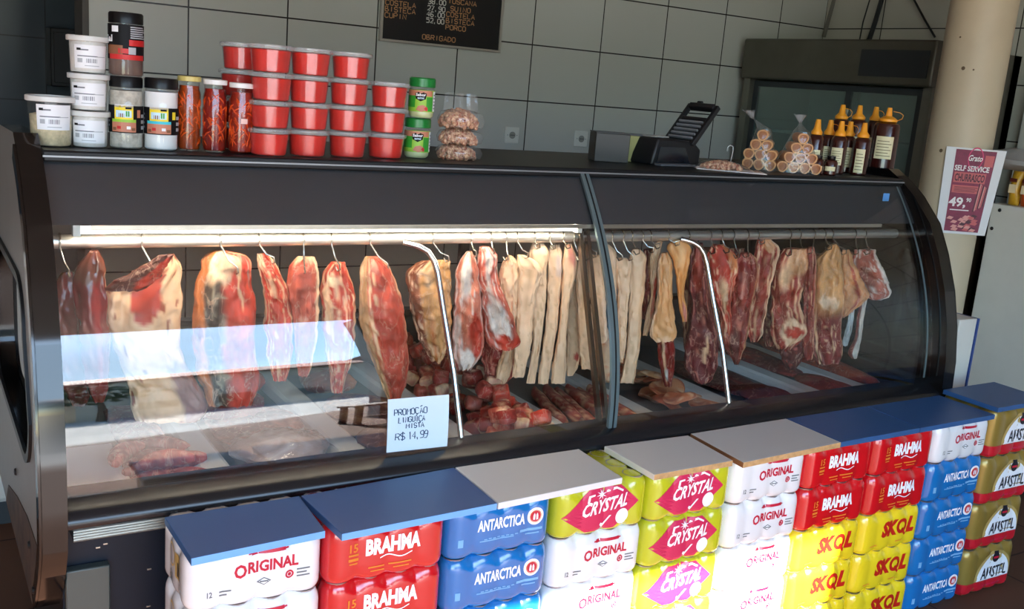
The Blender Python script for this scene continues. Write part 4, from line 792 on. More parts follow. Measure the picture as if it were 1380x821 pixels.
for k in range(16):
    mb = MB(); R = []; C = []
    a, b2 = rd.uniform(.045, .07), rd.uniform(.04, .06)
    for i in range(9):
        v = i/8; row = []
        for j in range(20):
            t = 2*pi*j/20; rr = sin(pi*v)**.6 if 0 < v < 1 else .02; zz = -cos(pi*v)*.007; x = a*rr*cos(t)*(1+.2*nz(cos(t)+k, sin(t), k)); y = b2*rr*sin(t)*(1+.2*nz(sin(t)*2, k, 1)); row.append((x, y, .012+zz+.012*nz(x*25+k, y*25, k)+.010*sin(x*40+k)))
            C.append(paint([('base', mixc(srgb(222, 160, 110), srgb(190, 96, 66), (k % 4)/3)), ('vein', 3, .12, CREAM), ('spot', 3, .25, srgb(166, 76, 50))], cos(t)*rr, v, t, k*1.1))
        R.append(row)
    mb.rows(R); yy = 2.0+.035*k; o = mb.build('pork_rind', fat_m, loc=(1.93+rd.uniform(-.055, .055), yy, DZ+.006+.016*(k % 3)), rot=(rd.uniform(-.25, .25), rd.uniform(-.25, .25), rd.uniform(0, 6)), colors=C)
    tag(o, 'folded piece of tan pork rind in the heap right of the pane joint', 'meat', 'pork rinds in the tray')

tag(MB().rows([[(.255, 1.965, z0), (.392, 1.965, z0), (.392, 2.30, z0), (.255, 2.30, z0)] for z0 in (.586, .604)]).build('foam_tray', mat('foam_white', srgb(246, 246, 246), .6), bevel=.004), 'empty white foam tray at the left end of the counter deck', 'tray')
for k, (nm, lab, x, y, sz, ops) in enumerate((('dark_beef', 'dark beef slab under the sausages, right of the white foam tray', .455, 2.35, (.055, .22, .016), [('base', DRED), ('vein', 4, .08, PINK)]), ('dark_beef', 'broad dark beef slab filling the back of the second tray', .73, 2.32, (.12, .14, .018), [('base', srgb(104, 40, 36)), ('vein', 4, .10, PINK)]), ('dark_beef', 'broad brown beef slab filling the middle of the third tray', 1.04, 2.33, (.10, .15, .018), [('base', srgb(112, 46, 36)), ('vein', 4, .10, TAN)]))):
    lump(nm, lab, 'meat', (x, y, DZ+.001), sz, ops, meat_m, 4.4*k+.9, None)
# ================================================================ goods on top of the counter
SZ = 1.2855
def bx_(px, Y): return atY(px, 205, Y).x
clear_pl = clear('clear_plastic', (.99, .99, .99), 1.5, .04, .02, (.9, .9, .9))
lid_pl = clear('frosted_lid', (.95, .95, .95), 1.5, .12, .25, (.86, .86, .86))
glass_j = clear('jar_glass', (.98, .97, .96), 1.5, .01)
red_m = mat('red_paste', srgb(228, 38, 20), .35, var=.3, vscale=14, coat=.3)
lab_w = mat('label_white', srgb(236, 236, 238), .5); lab_k = mat('label_black', srgb(16, 16, 18), .6, 0, .2); lab_g = mat('label_grey', srgb(120, 122, 128), .5); lab_m = mat('label_midgrey', srgb(176, 178, 182), .5)
lab_y = mat('label_yellow', srgb(240, 214, 50), .5); lab_gr = mat('label_green', srgb(52, 150, 44), .5); lab_c = mat('label_cyan', srgb(60, 190, 206), .5); lab_r = mat('label_red', srgb(200, 34, 34), .5); lab_t = mat('label_tan', srgb(196, 124, 96), .5); lab_b = mat('label_brown', srgb(130, 82, 52), .5); lab_s = mat('label_sky', srgb(200, 226, 236), .5); lab_l = mat('label_lime', srgb(150, 196, 60), .5)
LAB = [lab_w, lab_k, lab_g, lab_m, lab_y, lab_gr, lab_c, lab_r, lab_t, lab_b, lab_s, lab_l]
def cyl(R0, R1=None, h=1, lift=.0006):
    """maps (angle in degrees from the front, z) onto a jar wall of radius R0 (R1 at height h)"""
    def mk(l):
        def fn(a, z):
            r = (R0 if R1 is None else lerp(R0, R1, z/h))+lift+l; t = radians(a-90); return (r*cos(t), r*sin(t), z)
        return fn
    return mk
def spot(px, py, Z=SZ, dy=0): q = atZ(px, py, Z); return q.x, q.y+dy
def facing(x, y, k=.85): return -atan2(x, y)*k
# white tubs with paper labels
def tub(par, R0, R1, h, fill, fillm):
    MB().lathe([(R0-.002, .0005), (R0, .003), (R1, h-.012), (R1+.002, h-.012), (R1+.002, h-.009)], 36, cap1=False).build('tub_wall', clear_pl, par)
    MB().lathe([(R0-.003, .002), (R0-.0015, .004), (lerp(R0, R1, fill)-.0015, h*fill), (lerp(R0, R1, fill)-.012, h*fill+.003)], 36).build('contents', fillm, par, angle=80)
    MB().lathe([(R1+.0035, h-.011), (R1+.0045, h-.010), (R1+.0045, h-.001), (R1+.002, h), (R1-.004, h), (R1-.006, h-.003), (0.001, h-.003)], 36).build('lid', mat('tub_lid_white', srgb(214, 214, 210), .35), par)
def tub_label(par, R0, R1, h, z0, z1, a0, a1, blur=0):
    f = cyl(R0, R1, h); mb = MB(); rect(mb, a0, z0, a1-a0, z1-z0, f(0), 0, 14, 2); wd = a1-a0; hh = z1-z0; g = f(.0005)
    mb2 = MB(); rect(mb2, a0+wd*.08, z0+hh*.76, wd*.12, hh*.10, g, 1); rect(mb2, a0+wd*.20, z0+hh*.76, wd*.2, hh*.06, g, 2); rect(mb2, a0+wd*.10, z0+hh*.50, wd*.55, hh*.045, g, 2); rect(mb2, a0+wd*.62, z0+hh*.50, wd*.3, hh*.03, g, 3)
    for k in range(7): rect(mb2, a0+wd*(.34+.045*k), z0+hh*.24, wd*.025, hh*.18, g, 2 if k % 3 else 3, 1)
    ring(mb2, a0+wd*.17, z0+hh*.32, wd*.05, wd*.065, lambda a, z: g(a, z0+hh*.32+(z-z0-hh*.32)*.0012*wd/ (wd*.065) * (wd*.065)/wd*1.0), 3, 12) if False else rect(mb2, a0+wd*.10, z0+hh*.24, wd*.14, hh*.18, g, 3)
    rect(mb2, a0+wd*.3, z0+hh*.10, wd*.4, hh*.03, g, 3)
    l = mb.build('paper_label', LAB, par); mb2.build('label_print', LAB, l, smooth=False)
flake = mat('farofa_flakes', srgb(226, 206, 164), .8, var=.35, vscale=90, bump=.8, bscale=90); rice = mat('white_grain', srgb(232, 228, 220), .8, var=.1, vscale=90, bump=.5, bscale=120)
x, y = .268, 2.235
t = thing('plastic_tub', 'wide clear tub of pale flakes standing alone at the left end of the shelf', 'tub', (x, y, SZ), facing(x, y, 1), 'white labelled tubs')
tub(t, .038, .043, .100, .62, flake); tub_label(t, .038, .043, .1, .034, .084, -38, 58)
x, y = .342, 2.238
for k, lab in enumerate(('bottom tub of the three stacked white labelled tubs', 'middle tub of the three stacked white labelled tubs', 'top tub of the three stacked white labelled tubs')):
    t = thing('plastic_tub', lab, 'tub', (x-.001*k, y+.002*k, SZ+.0748*k), facing(x, y, 1)+.15*(k-1), 'white labelled tubs'); tub(t, .034, .0365, .0743, .88, rice); tub_label(t, .034, .0365, .0743, .010, .056, -52-8*(k == 1), 62)
# seasoning jars with black screw lids
def season(x, y, z, h, R, lab, fillm, kind, fill=.80):
    t = thing('seasoning_jar', lab, 'jar', (x, y, z), facing(x, y, 1), 'black-lidded seasoning jars')
    hb = h-.026
    MB().lathe([(R-.004, .0005), (R, .004), (R, hb-.008), (R-.003, hb-.001), (R-.003, hb+.004)], 32, cap1=False).build('jar_wall', clear_pl, t)
    MB().lathe([(R-.005, .002), (R-.0015, .005), (R-.0015, hb*fill), (.002, hb*fill+.002)], 32).build('contents', fillm, t)
    n = 48; prof = [(R-.004, hb+.0045), (R-.0005, hb+.004), (R-.0005, h-.003), (R-.003, h), (.001, h)]
    mb = MB(); mb.rows([[((r-(.0007 if j % 2 and 0 < i < 3 else 0))*cos(2*pi*j/n), (r-(.0007 if j % 2 and 0 < i < 3 else 0))*sin(2*pi*j/n), zz) for j in range(n)] for i, (r, zz) in enumerate(prof)]); mb.build('screw_lid', mat('lid_black', srgb(12, 12, 14), .35, 0, .35), t)
    f = cyl(R); a = MB(); b = MB(); c = MB()
    if kind == 'red':
        rect(a, -92, .034, 184, .070, f(0), 1, 24, 1); g = f(.0005); g2 = f(.0010)
        rect(b, -60, .034, 130, .010, g, 7, 16); rect(b, 10, .062, 78, .012, g, 7, 10)
        rect(b, -70, .044, 60, .018, g, 9, 8); rect(b, -25, .046, 50, .010, g, 7, 8)
        for k in range(6): rect(c, 14, .077+.0042*k, 62-6*(k % 3), .0022, g2, 3, 8)
        rect(c, -48, .088, 24, .012, g2, 0, 4); rect(c, 8, .045, 24, .014, g2, 3, 4); rect(c, 40, .045, 22, .016, g2, 1, 4)
        put_text(c, 'Sal', -80, .068, 34, .014, g2, 0, .03)
    else:
        top = 11 if kind == 'green' else 6
        rect(a, -95, .034, 190, .056, f(0), 1, 24, 1); g = f(.0005); g2 = f(.0010)
        rect(b, -40, .062, 64, .028, g, 4, 8); rect(b, -40, .086, 64, .006, g, 0, 8); rect(b, -50, .056, 84, .006, g, top, 10); rect(b, -50, .036, 84, .020, g, 8, 10)
        rect(c, -34, .066, 52, .014, g2, 10, 8); rect(c, -24, .066, 18, .008, g2, 9, 3); rect(c, -2, .068, 14, .011, g2, 5, 3); rect(c, -2, .083, 20, .004, g2, 1, 3)
        for k in range(5): rect(c, -46+16*k, .039+.003*(k % 2), 13, .006, g2, (9, 7, 8, 0, 9)[k], 2)
        rect(c, 38, .066, 14, .016, g2, 4 if kind == 'cyan' else 8, 3)
        for k in range(4): rect(c, -86, .046+.009*k, 22, .004, g2, 2, 3)
        for k in range(3): rect(c, 56, .042+.012*k, 24, .007, g2, 3, 3)
    l = a.build('wrap_label', LAB, t); b.build('label_picture', LAB, l, smooth=False); c.build('label_print', LAB, l, smooth=False)
herb = mat('herb_salt', srgb(206, 200, 184), .8, var=.45, vscale=60, bump=.6, bscale=90); salt = mat('white_salt', srgb(238, 238, 236), .7); spice = mat('brown_spice', srgb(110, 84, 72), .8, var=.3, vscale=50)
season(.413, 2.236, SZ, .1485, .0335, 'lower black-lidded jar with green-striped label under the red-labelled jar', herb, 'green', .98)
season(.413, 2.236, SZ+.1488, .128, .0345, 'black-lidded jar with a red and black label standing on another jar', spice, 'red', .98)
season(.482, 2.226, SZ, .1505, .0345, 'black-lidded jar of white salt with cyan-striped label', salt, 'cyan', .98)
# tall jars of pickled chillies
def chilli(x, y, R, h, lab, lidm, col, n_, sticker):
    t = thing('chilli_jar', lab, 'jar', (x, y, SZ), facing(x, y, 1), 'tall jars of red chillies'); rr = random.Random(n_)
    MB().lathe([(R-.005, .0005), (R, .006), (R, h-.036), (R-.003, h-.026), (R-.003, h-.012)], 28, cap1=False).build('glass_wall', glass_j, t)
    MB().lathe([(R-.004, .004), (R-.0018, .008), (R-.0018, h-.036), (R-.0045, h-.027), (R-.0045, h-.020)], 28).build('pickle_oil', mat('pickle_oil_%d' % n_, mixc(col, (.10, .01, .004), .5), .3, vscale=70, col2=mixc(col, (.05, .004, .002), .8)), t)
    b = MB()
    for k in range(70):
        a = rr.uniform(-110, 110); z = rr.uniform(.012, h-.046); L = rr.uniform(.008, .020); s = rr.uniform(-1, 1); f = cyl(R-.0022)(0)
        b.tube([f(a+lerp(-1, 1, v/4)*22*s, z+L*(v/4)+.002*sin(v)) for v in range(5)], [.0006, .0016, .0018, .0015, .0005], 6)
    b.build('chilli_strips', mat('chilli_red_%d' % n_, mixc(col, srgb(250, 96, 24), .75), .35, var=.4, vscale=60), t)
    MB().lathe([(R-.001, h-.011), (R, h-.010), (R, h-.001), (R-.002, h), (.001, h)], 32).build('screw_lid', lidm, t)
    if sticker: f = cyl(R); b = MB(); rect(b, 0, .066, 30, .011, f(.0004), 0, 4); b.build('price_sticker', [mat('sticker_pink', srgb(238, 196, 186), .5)], t)
chilli(.543, 2.238, .0245, .159, 'chilli jar with a yellow lid, first of the three tall jars', mat('lid_yellow', srgb(206, 188, 110), .4), srgb(226, 96, 30), 1, 0)
chilli(.595, 2.226, .0255, .156, 'chilli jar with a white lid in the middle of the three tall jars', mat('lid_white', srgb(232, 230, 226), .4), srgb(196, 34, 22), 2, 0)
chilli(.649, 2.212, .0265, .153, 'chilli jar with a white lid and a small pink price sticker', mat('lid_white'), srgb(220, 56, 26), 3, 1)
# red tubs
def red_tub(loc, lab, src=None, R0=.0395, R1=.0445, h=.0595):
    t = thing('red_tub', lab, 'tub', loc, facing(loc[0], loc[1], 1), 'clear tubs of red paste')
    MB().lathe([(R0-.003, .0005), (R0, .003), (R1, h-.010), (R1+.003, h-.010)], 36, cap1=False).build('tub_wall', clear_pl, t)
    MB().lathe([(R0-.004, .0015), (R0-.0012, .004), (lerp(R0, R1, .80)-.0012, h*.80), (lerp(R0, R1, .78)-.006, h*.84), (.001, h*.83)], 36).build('red_paste', red_m, t)
    MB().lathe([(R1+.001, h-.0095), (R1+.004, h-.0095), (R1+.0052, h-.008), (R1+.0052, h-.002), (R1+.003, h), (R1-.003, h), (R1-.005, h-.004), (.001, h-.004)], 36).build('lid', lid_pl, t)
    return t
rt0 = None
cols = [(.708, 2.196, 4, 'first full column'), (.803, 2.212, 4, 'second full column'), (.904, 2.225, 4, 'third full column'), (1.010, 2.236, 3, 'short column beside the green-lidded jars'), (.678, 2.315, 4, 'rear column behind chilli jars')]
NM = {4: ('bottom', 'second from bottom', 'third from bottom', 'top'), 3: ('bottom', 'middle', 'top')}
for ci, (x, y, n, cl) in enumerate(cols):
    for k in range(n):
        loc = (x+.0015*((k*7+ci) % 3-1), y+.001*((k*5) % 3-1), SZ+.0600*k); lab = 'clear tub of red paste, %s in the %s' % (NM[n][k], cl)
        if rt0 is None: rt0 = red_tub(loc, lab)
        else: copy_tree(rt0, lab, loc, facing(x, y, 1)+k)
# green-lidded jars
for k, lab in enumerate(('lower of the two green-lidded jars beside the nut bags', 'upper of the two green-lidded jars beside the nut bags')):
    R, h = .0315, .098; x, y = 1.108-.003+.006*k, 2.262
    t = thing('sauce_jar', lab, 'jar', (x, y, SZ+.0985*k), facing(x, y, 1)+.12*(1-k), 'green-lidded jars')
    MB().lathe([(R-.006, .0005), (R-.001, .005), (R, .012), (R, h-.030), (R-.004, h-.022), (R-.004, h-.014)], 32, cap1=False).build('jar_wall', clear_pl, t)
    MB().lathe([(R-.007, .002), (R-.0025, .006), (R-.0015, .012), (R-.0015, h-.032), (.001, h-.028)], 32).build('contents', mat('pale_sauce', srgb(206, 214, 160), .5, var=.1), t)
    MB().lathe([(R-.002, h-.023), (R+.001, h-.022), (R+.001, h-.003), (R-.002, h), (.001, h)], 40).build('screw_lid', mat('lid_green', srgb(24, 120, 48), .3), t)
    f = cyl(R); a = MB(); b = MB(); c = MB(); g = f(.0005); g2 = f(.0009)
    rect(a, -90, .016, 180, .052, f(0), 11, 24, 1); rect(b, -88, .054, 140, .013, g, 8, 14); rect(b, -88, .026, 60, .028, g, 5, 8); rect(b, 22, .018, 36, .034, g, 5, 6); rect(b, 58, .018, 22, .048, g, 0, 4)
    fan(b, [(-30, .060), (-16, .063), (8, .063), (22, .060), (18, .047), (-4, .041), (-26, .047)], (-4, .053), f(.0008), 1); fan(b, [(-24, .020), (-14, .030), (8, .033), (26, .028), (30, .018), (0, .016)], (4, .024), f(.0007), 8)
    put_text(c, 'Sabor', -26, .0535, 44, .007, f(.0013), 0, .03); put_text(c, 'ami', -18, .0465, 28, .0055, f(.0013), 10, .02)
    for j in range(5): rect(c, 61, .024+.008*j, 16, .003, g2, 2, 2)
    fan(c, [(12, .024), (22, .029), (30, .024), (24, .018)], (22, .024), f(.0012), 7)
    l = a.build('wrap_label', LAB, t); b.build('label_picture', LAB, l, smooth=False); c.build('label_print', LAB, l, smooth=False)
# bags of nuts
bag_f = clear('bag_film', (1, 1, 1), 1.45, .07, .05, (.9, .9, .9), .6, 26)
nut_m = mat('nut_skin', srgb(236, 196, 156), .5, vscale=120, col2=srgb(150, 70, 48))
def nut_heap(par, rx, ry, h, n, sd, r=.0064):
    rr = random.Random(sd); mb = MB()
    for k in range(n):
        a = rr.uniform(0, 2*pi); q = sqrt(rr.random())*.96; x, y = rx*q*cos(a), ry*q*sin(a); top = h*sqrt(max(1-q*q, .05)); z = rr.choice((rr.uniform(.1, 1), 1, .9))*top; z = max(z, r)
        M = Matrix.Translation((x, y, z)) @ Matrix.Rotation(rr.uniform(0, 6), 4, 'Z') @ Matrix.Rotation(rr.uniform(-1, 1), 4, 'X')
        R = [[tuple(M @ Vector((rad*cos(2*pi*j/6), rad*sin(2*pi*j/6), zz))) for j in range(6)] for rad, zz in ((r*.35, -r*1.1), (r*.95, -r*.45), (r*.95, r*.45), (r*.35, r*1.1))]; mb.rows(R)
    o = mb.build('nuts', nut_m, par); o['kind'] = 'stuff'
for k, lab in enumerate(('bottom bag of the three stacked bags of red-skinned nuts', 'middle bag of the three stacked bags of red-skinned nuts', 'top bag of the three stacked bags of red-skinned nuts, its clear neck upright')):
    x, y, hh = 1.218, 2.262, .038 if k < 2 else .048; z = SZ+.0385*k
    t = thing('nut_bag', lab, 'bag', (x, y, z), facing(x, y, 1), 'bags of nuts'); nut_heap(t, .050, .040, hh-.002, 240, k)
    mb = MB(); n = 28; mb.rows([[(rx*cos(2*pi*j/n)*(1+.25*max(0, cos(2*pi*j/n))**9), ry*sin(2*pi*j/n), zz) for j in range(n)] for rx, ry, zz in ((.030, .024, .0003), (.050, .040, .005), (.054, .043, hh*.5), (.047, .036, hh*.85), (.025, .02, hh))]); mb.build('bag_film', bag_f, t)
    if k == 2:
        mb = MB(); R = []
        for i in range(8):
            v = i/7; R.append([((-.042+.092*j/9)*(1-.12*v), .010*sin(j*1.7)*v+.012*(1-v)*(1 if 0 < j < 9 else 0)+.003*nz(i, j, 1), hh*.55+.062*v+.003*nz(j*.7, 3, 2)) for j in range(10)]+[((.050-.092*j/9)*(1-.12*v), .010*sin((9-j)*1.7)*v+.004-.014*(1-v)*(1 if 0 < j < 9 else 0), hh*.55+.062*v) for j in range(10)])
        mb.rows(R, 0, True, False, False).build('bag_neck', bag_f, t)
# dark box, receipt printer with raised lid
q = atZ(819, 216, SZ); dkb = mat('olive_plastic', srgb(46, 42, 35), .5); bk2 = mat('printer_black', srgb(26, 26, 28), .42, 0, .35)
t = thing('card_box', 'small dark olive box standing left of the black printer', 'box', (bx_(820, 2.38), 2.38, SZ), -.35)
MB().box((-.052, -.035, 0), (.052, .035, .083)).build('box_body', dkb, t, bevel=.002); MB().box((-.0525, -.0355, .083), (.0525, .0355, .086)).build('box_rim', bk2, t)
t = thing('paper_pad', 'yellow-green pad leaning between the dark box and the printer', 'pad', (bx_(846, 2.40), 2.40, SZ), -.4)
MB().prism([(-.030, .0008), (.024, .0008), (.043, .078), (-.008, .078)], -.012, .012, 'XZ').build('pad_sheets', mat('pad_green', srgb(142, 138, 84), .7, var=.1), t, bevel=.001)
MB().prism([(-.031, .0786), (.044, .0786), (.046, .084), (-.010, .084)], -.013, .013, 'XZ').build('pad_cover', bk2, t)
t = thing('receipt_printer', 'black receipt printer with its ribbed lid standing open', 'printer', (bx_(896, 2.36), 2.36, SZ), .12)
MB().prism([(-.105, .0008), (.105, .0008), (.105, .05), (.07, .074), (-.085, .080), (-.10, .03)], -.05, .055, 'XZ').build('printer_body', bk2, t, bevel=.006)
MB().box((-.08, -.03, .0802), (-.02, .03, .085)).build('paper_roll_cover', mat('paper_grey', srgb(150, 150, 146), .6), t, bevel=.002)
MB().prism([(-.085, .005), (.06, .005), (.03, .055), (-.078, .055)], -.053, -.0505, 'XZ').build('front_window', mat('window_dark', srgb(20, 26, 34), .15), t)
lid = MB(); a = radians(50); M = Matrix.Translation((.06, .0, .058)) @ Matrix.Rotation(-a, 4, 'Y')
w0 = .062
for lo, hi in (((0, -w0, 0), (.155, -w0+.012, .016)), ((0, w0-.012, 0), (.155, w0, .016)), ((0, -w0+.012, 0), (.012, w0-.012, .016)), ((.138, -w0+.012, 0), (.155, w0-.012, .022)), ((.092, -w0+.012, .002), (.104, w0-.012, .016))): lid.box(lo, hi, 0, M)
lid.box((.012, -w0+.012, .008), (.092, w0-.012, .012), 0, M)
L_o = lid.build('open_lid', bk2, t, bevel=.002)
rb = MB(); 
for k in range(5): rb.box((.018+.0155*k, -w0+.014, .0122), (.024+.0155*k, w0-.014, .019), 0, M)
rb.build('lid_rib', mat('rib_grey', srgb(140, 144, 150), .35, .3), L_o)
MB().lathe([(.006, -.008), (.006, .008)], 12).build('lid_knob', bk2, L_o, loc=tuple(M @ Vector((.162, .02, .012))), rot=(radians(90), 0, 0))
MB().box((-.10, -.085, .0008), (.05, -.056, .008)).build('base_tray', mat('tray_grey', srgb(90, 92, 96), .4), t, bevel=.002)
# flat bag of nuts, white wire loop, sheet
t = thing('nut_bag', 'flat open bag of orange nuts lying right of the printer', 'bag', (bx_(975, 2.23), 2.23, SZ), -.6)
nut_heap(t, .062, .040, .022, 170, 9); mb = MB(); R = []
for i in range(9): R.append([(-.10+.215*j/11, -.055+.11*i/8, .004+.026*max(0, 1-((j-5)/5.0)**2)*max(0, 1-((i-4)/4)**2)+.0035*abs(nz(i*.9, j*.9, 4))) for j in range(12)])
mb.rows(R, 0, False, False, False).build('bag_film', bag_f, t)
MB().box((-.08, -.058, .0004), (.125, .05, .0022)).build('paper_sheet', mat('paper_white'), t)
q = Vector((bx_(986, 2.27), 2.27, SZ)); t = MB(); t.tube([(0, 0, .004), (.001, 0, .03), (.004, 0, .055), (.002, 0, .068), (-.006, 0, .072), (-.013, 0, .066), (-.014, 0, .054)], .0012, 6)
t.tube([(.03, 0, .0038), (-.03, 0, .0038)], .0012, 6)
tag(t.build('wire_loop', mat('wire_white', srgb(210, 208, 204), .4), loc=(q.x, q.y, q.z), rot=(0, 0, -.7)), 'thin white wire loop standing up behind the flat nut bag', 'wire')
# rolled wafers in two tied bags
wf = mat('wafer_tan', srgb(210, 154, 98), .6, var=.3, vscale=40, bump=.2)
wp0 = None
def wafer(loc, rz, lab, L=.092, r=.0170):
    global wp0
    if wp0: o = wp0.copy(); COL.objects.link(o); o.location = loc; o.rotation_euler = (0, 0, rz); o['label'] = lab; return
    n = 20; mb = MB(); V = [(r, -L/2), (r, L/2), (r*.74, L/2), (r*.74, -L/2)]
    R = [[(rr*(1+.06*sin(3*2*pi*j/n))*cos(2*pi*j/n), yy, rr*(1+.06*sin(3*2*pi*j/n))*sin(2*pi*j/n)+r) for j in range(n)] for rr, yy in V]; R.append(R[0]); mb.rows(R, 0, True, False, False)
    mb.lathe([(r*.76, -L/2+.006), (r*.76, L/2-.006)], 16, 1); k0 = len(mb.v)-32; mb.v[k0:] = [(x, z, y+r) for x, y, z in mb.v[k0:]]
    wp0 = mb.build('wafer_roll', [wf, mat('wafer_filling', srgb(164, 102, 58), .7, var=.4, vscale=80)], loc=loc, rot=(0, 0, rz)); tag(wp0, lab, 'wafer', 'rolled wafers in the tied bags')
def wafer_bag(x, y, rz, rowsn, lab, bl, neck):
    c, s = cos(rz), sin(rz); k = 0; rr = .0172
    for lv, n in enumerate(rowsn):
        for i in range(n):
            lx = (i-(n-1)/2)*2*rr; z = SZ+.0018+lv*rr*1.74; k += 1
            wafer((x+lx*c-(.006*lv)*s*0, y+lx*s, z), rz, '%s in the %s' % ('rolled wafer, number %d along row %d from the bottom' % (i+1, lv+1), bl))
    t = thing('plastic_bag', lab, 'bag', (x, y, SZ), rz, 'tied bags of rolled wafers'); H_ = rr*2+rr*1.74*(len(rowsn)-1)+.004; w0 = rowsn[0]*rr+.006; w1 = rowsn[-1]*rr+.005
    mb = MB(); n = 24; R = []
    for i in range(9):
        v = i/8; wx = lerp(w0, w1, v); wy = .050*(1-.25*v*v); R.append([(math.copysign(abs(cos(2*pi*j/n))**.6, cos(2*pi*j/n))*wx*(1+.03*nz(i, j, 3)), math.copysign(abs(sin(2*pi*j/n))**.6, sin(2*pi*j/n))*wy*(1+.04*nz(i, j, 5)), .0005+H_*v) for j in range(n)])
    for v, k_ in ((.012, .55), (.022, .22), (.030, .14)): R.append([(p[0]*k_+neck*v*14*.12, p[1]*k_, H_+v) for p in R[8]])
    mb.rows(R, 0, True, False, False).build('bag_film', bag_f, t)
    mb = MB(); R = []
    for v in range(6):
        R.append([((.004+.016*v/5)*cos(2*pi*j/14)*(1+.5*nz(j, v, 2))+neck*(.05+.02*v/5), (.004+.012*v/5)*sin(2*pi*j/14), H_+.028+.024*v/5+.006*nz(j*1.3, v, 8)) for j in range(14)])
    mb.rows(R, 0, True, False, False).build('bag_tail', clear('bag_tail_film', (1, 1, 1), 1.5, .1, .14, (.85, .85, .86), .8, 40), t)
wafer_bag(bx_(1026, 2.285), 2.285, -.85, (3, 3, 2, 1), 'tied clear bag of rolled wafers, the left and duller one', 'left tied bag', -.8)
wafer_bag(bx_(1076, 2.225), 2.225, -.62, (4, 3, 2, 1), 'tied clear bag of rolled wafers, the right one facing front', 'right tied bag', -.15)
# sauce bottles with yellow nozzles
sauce = mat('dark_sauce', srgb(58, 20, 16), .22, coat=.4, var=.2); cap_m = mat('cap_orange', srgb(238, 156, 36), .4); bl_m = mat('bottle_label', srgb(214, 206, 164), .55)
def bottle(x, y, R, h, lab, a_lab=0, lw=70, z0=.035, z1=.10, loop=1, rz=None):
    t = thing('sauce_bottle', lab, 'bottle', (x, y, SZ), facing(x, y, 1) if rz is None else rz, 'sauce bottles with orange nozzles'); hb = h-.050
    MB().lathe([(R-.004, .0005), (R, .004), (R, hb-.016), (R-.004, hb-.006), (R*.6, hb)], 28).build('bottle_body', sauce, t)
    MB().lathe([(R*.66, hb+.0003), (R*.70, hb+.002), (R*.70, hb+.009), (R*.55, hb+.014), (.011, hb+.020), (.0075, hb+.046), (.0068, hb+.048), (.001, hb+.048)], 20).build('nozzle_cap', cap_m, t)
    if loop: MB().tube([(R*.68, 0, hb+.006), (R*1.02, 0, hb+.014), (R*1.08, 0, hb+.026), (R*.8, 0, hb+.034), (R*.3, 0, hb+.036)], .0011, 6).build('cap_strap', cap_m, t)
    f = cyl(R); a = MB(); rect(a, a_lab-lw/2, z0, lw, z1-z0, f(0), 0, 10); l = a.build('paper_label', [bl_m], t)
    b = MB(); g = f(.0005)
    for k in range(6): rect(b, a_lab-lw*.4, z0+(z1-z0)*(.12+.13*k), lw*(.8-.14*(k % 2)), (z1-z0)*.035, g, 0, 4)
    b.build('label_print', [mat('bottle_print', srgb(120, 110, 84), .6)], l, smooth=False)
BT = [(1190, 2.27, .0425, .228, 'tall sauce bottle at the far right with a big pale label', 0, 80, .055, .130), (1160, 2.225, .028, .172, 'small sauce bottle in front with a narrow pale label', 0, 60, .008, .085),
      (1129, 2.235, .027, .172, 'small sauce bottle in the front row, third from left', -6, 80, .03, .085), (1114, 2.29, .026, .172, 'small sauce bottle in the front row, second from left', 10, 70, .035, .085), (1097, 2.235, .025, .172, 'small sauce bottle at the left end of the front row', 12, 70, .035, .075), (1141, 2.295, .025, .172, 'small sauce bottle in the front row, fourth from left', 0, 70, .02, .085),
      (1127, 2.365, .030, .225, 'tall sauce bottle at the left end of the back row', 0, 60, .05, .12), (1150, 2.37, .032, .228, 'tall sauce bottle, second in the back row', 0, 60, .05, .12), (1172, 2.37, .026, .228, 'tall sauce bottle, third in the back row', 0, 60, .05, .12), (1180, 2.315, .0, 0, '')]
BT = [(bx_(b[0], b[1]), *b[1:]) for b in BT if b[2]]
for i, b in enumerate(BT): bottle(*b, loop=i % 3 != 1)
for k, (x, y, lab) in enumerate(((bx_(1104, 2.185), 2.185, 'short dark flask with pale label in front of the small bottles, left'), (bx_(1122, 2.18), 2.18, 'short dark flask with pale label in front of the small bottles, right'))):
    t = thing('sauce_flask', lab, 'bottle', (x, y, SZ), facing(x, y, 1), 'short dark flasks'); R = .021
    MB().lathe([(R-.003, .0005), (R, .004), (R, .040), (R-.004, .047), (.012, .050)], 24).build('flask_body', sauce, t)
    MB().lathe([(.0125, .0503), (.013, .051), (.013, .060), (.001, .061)], 16).build('flask_cap', mat('lid_black'), t)
    a = MB(); rect(a, -45, .014, 90, .014, cyl(R)(0), 0, 10); a.build('paper_label', [bl_m], t)
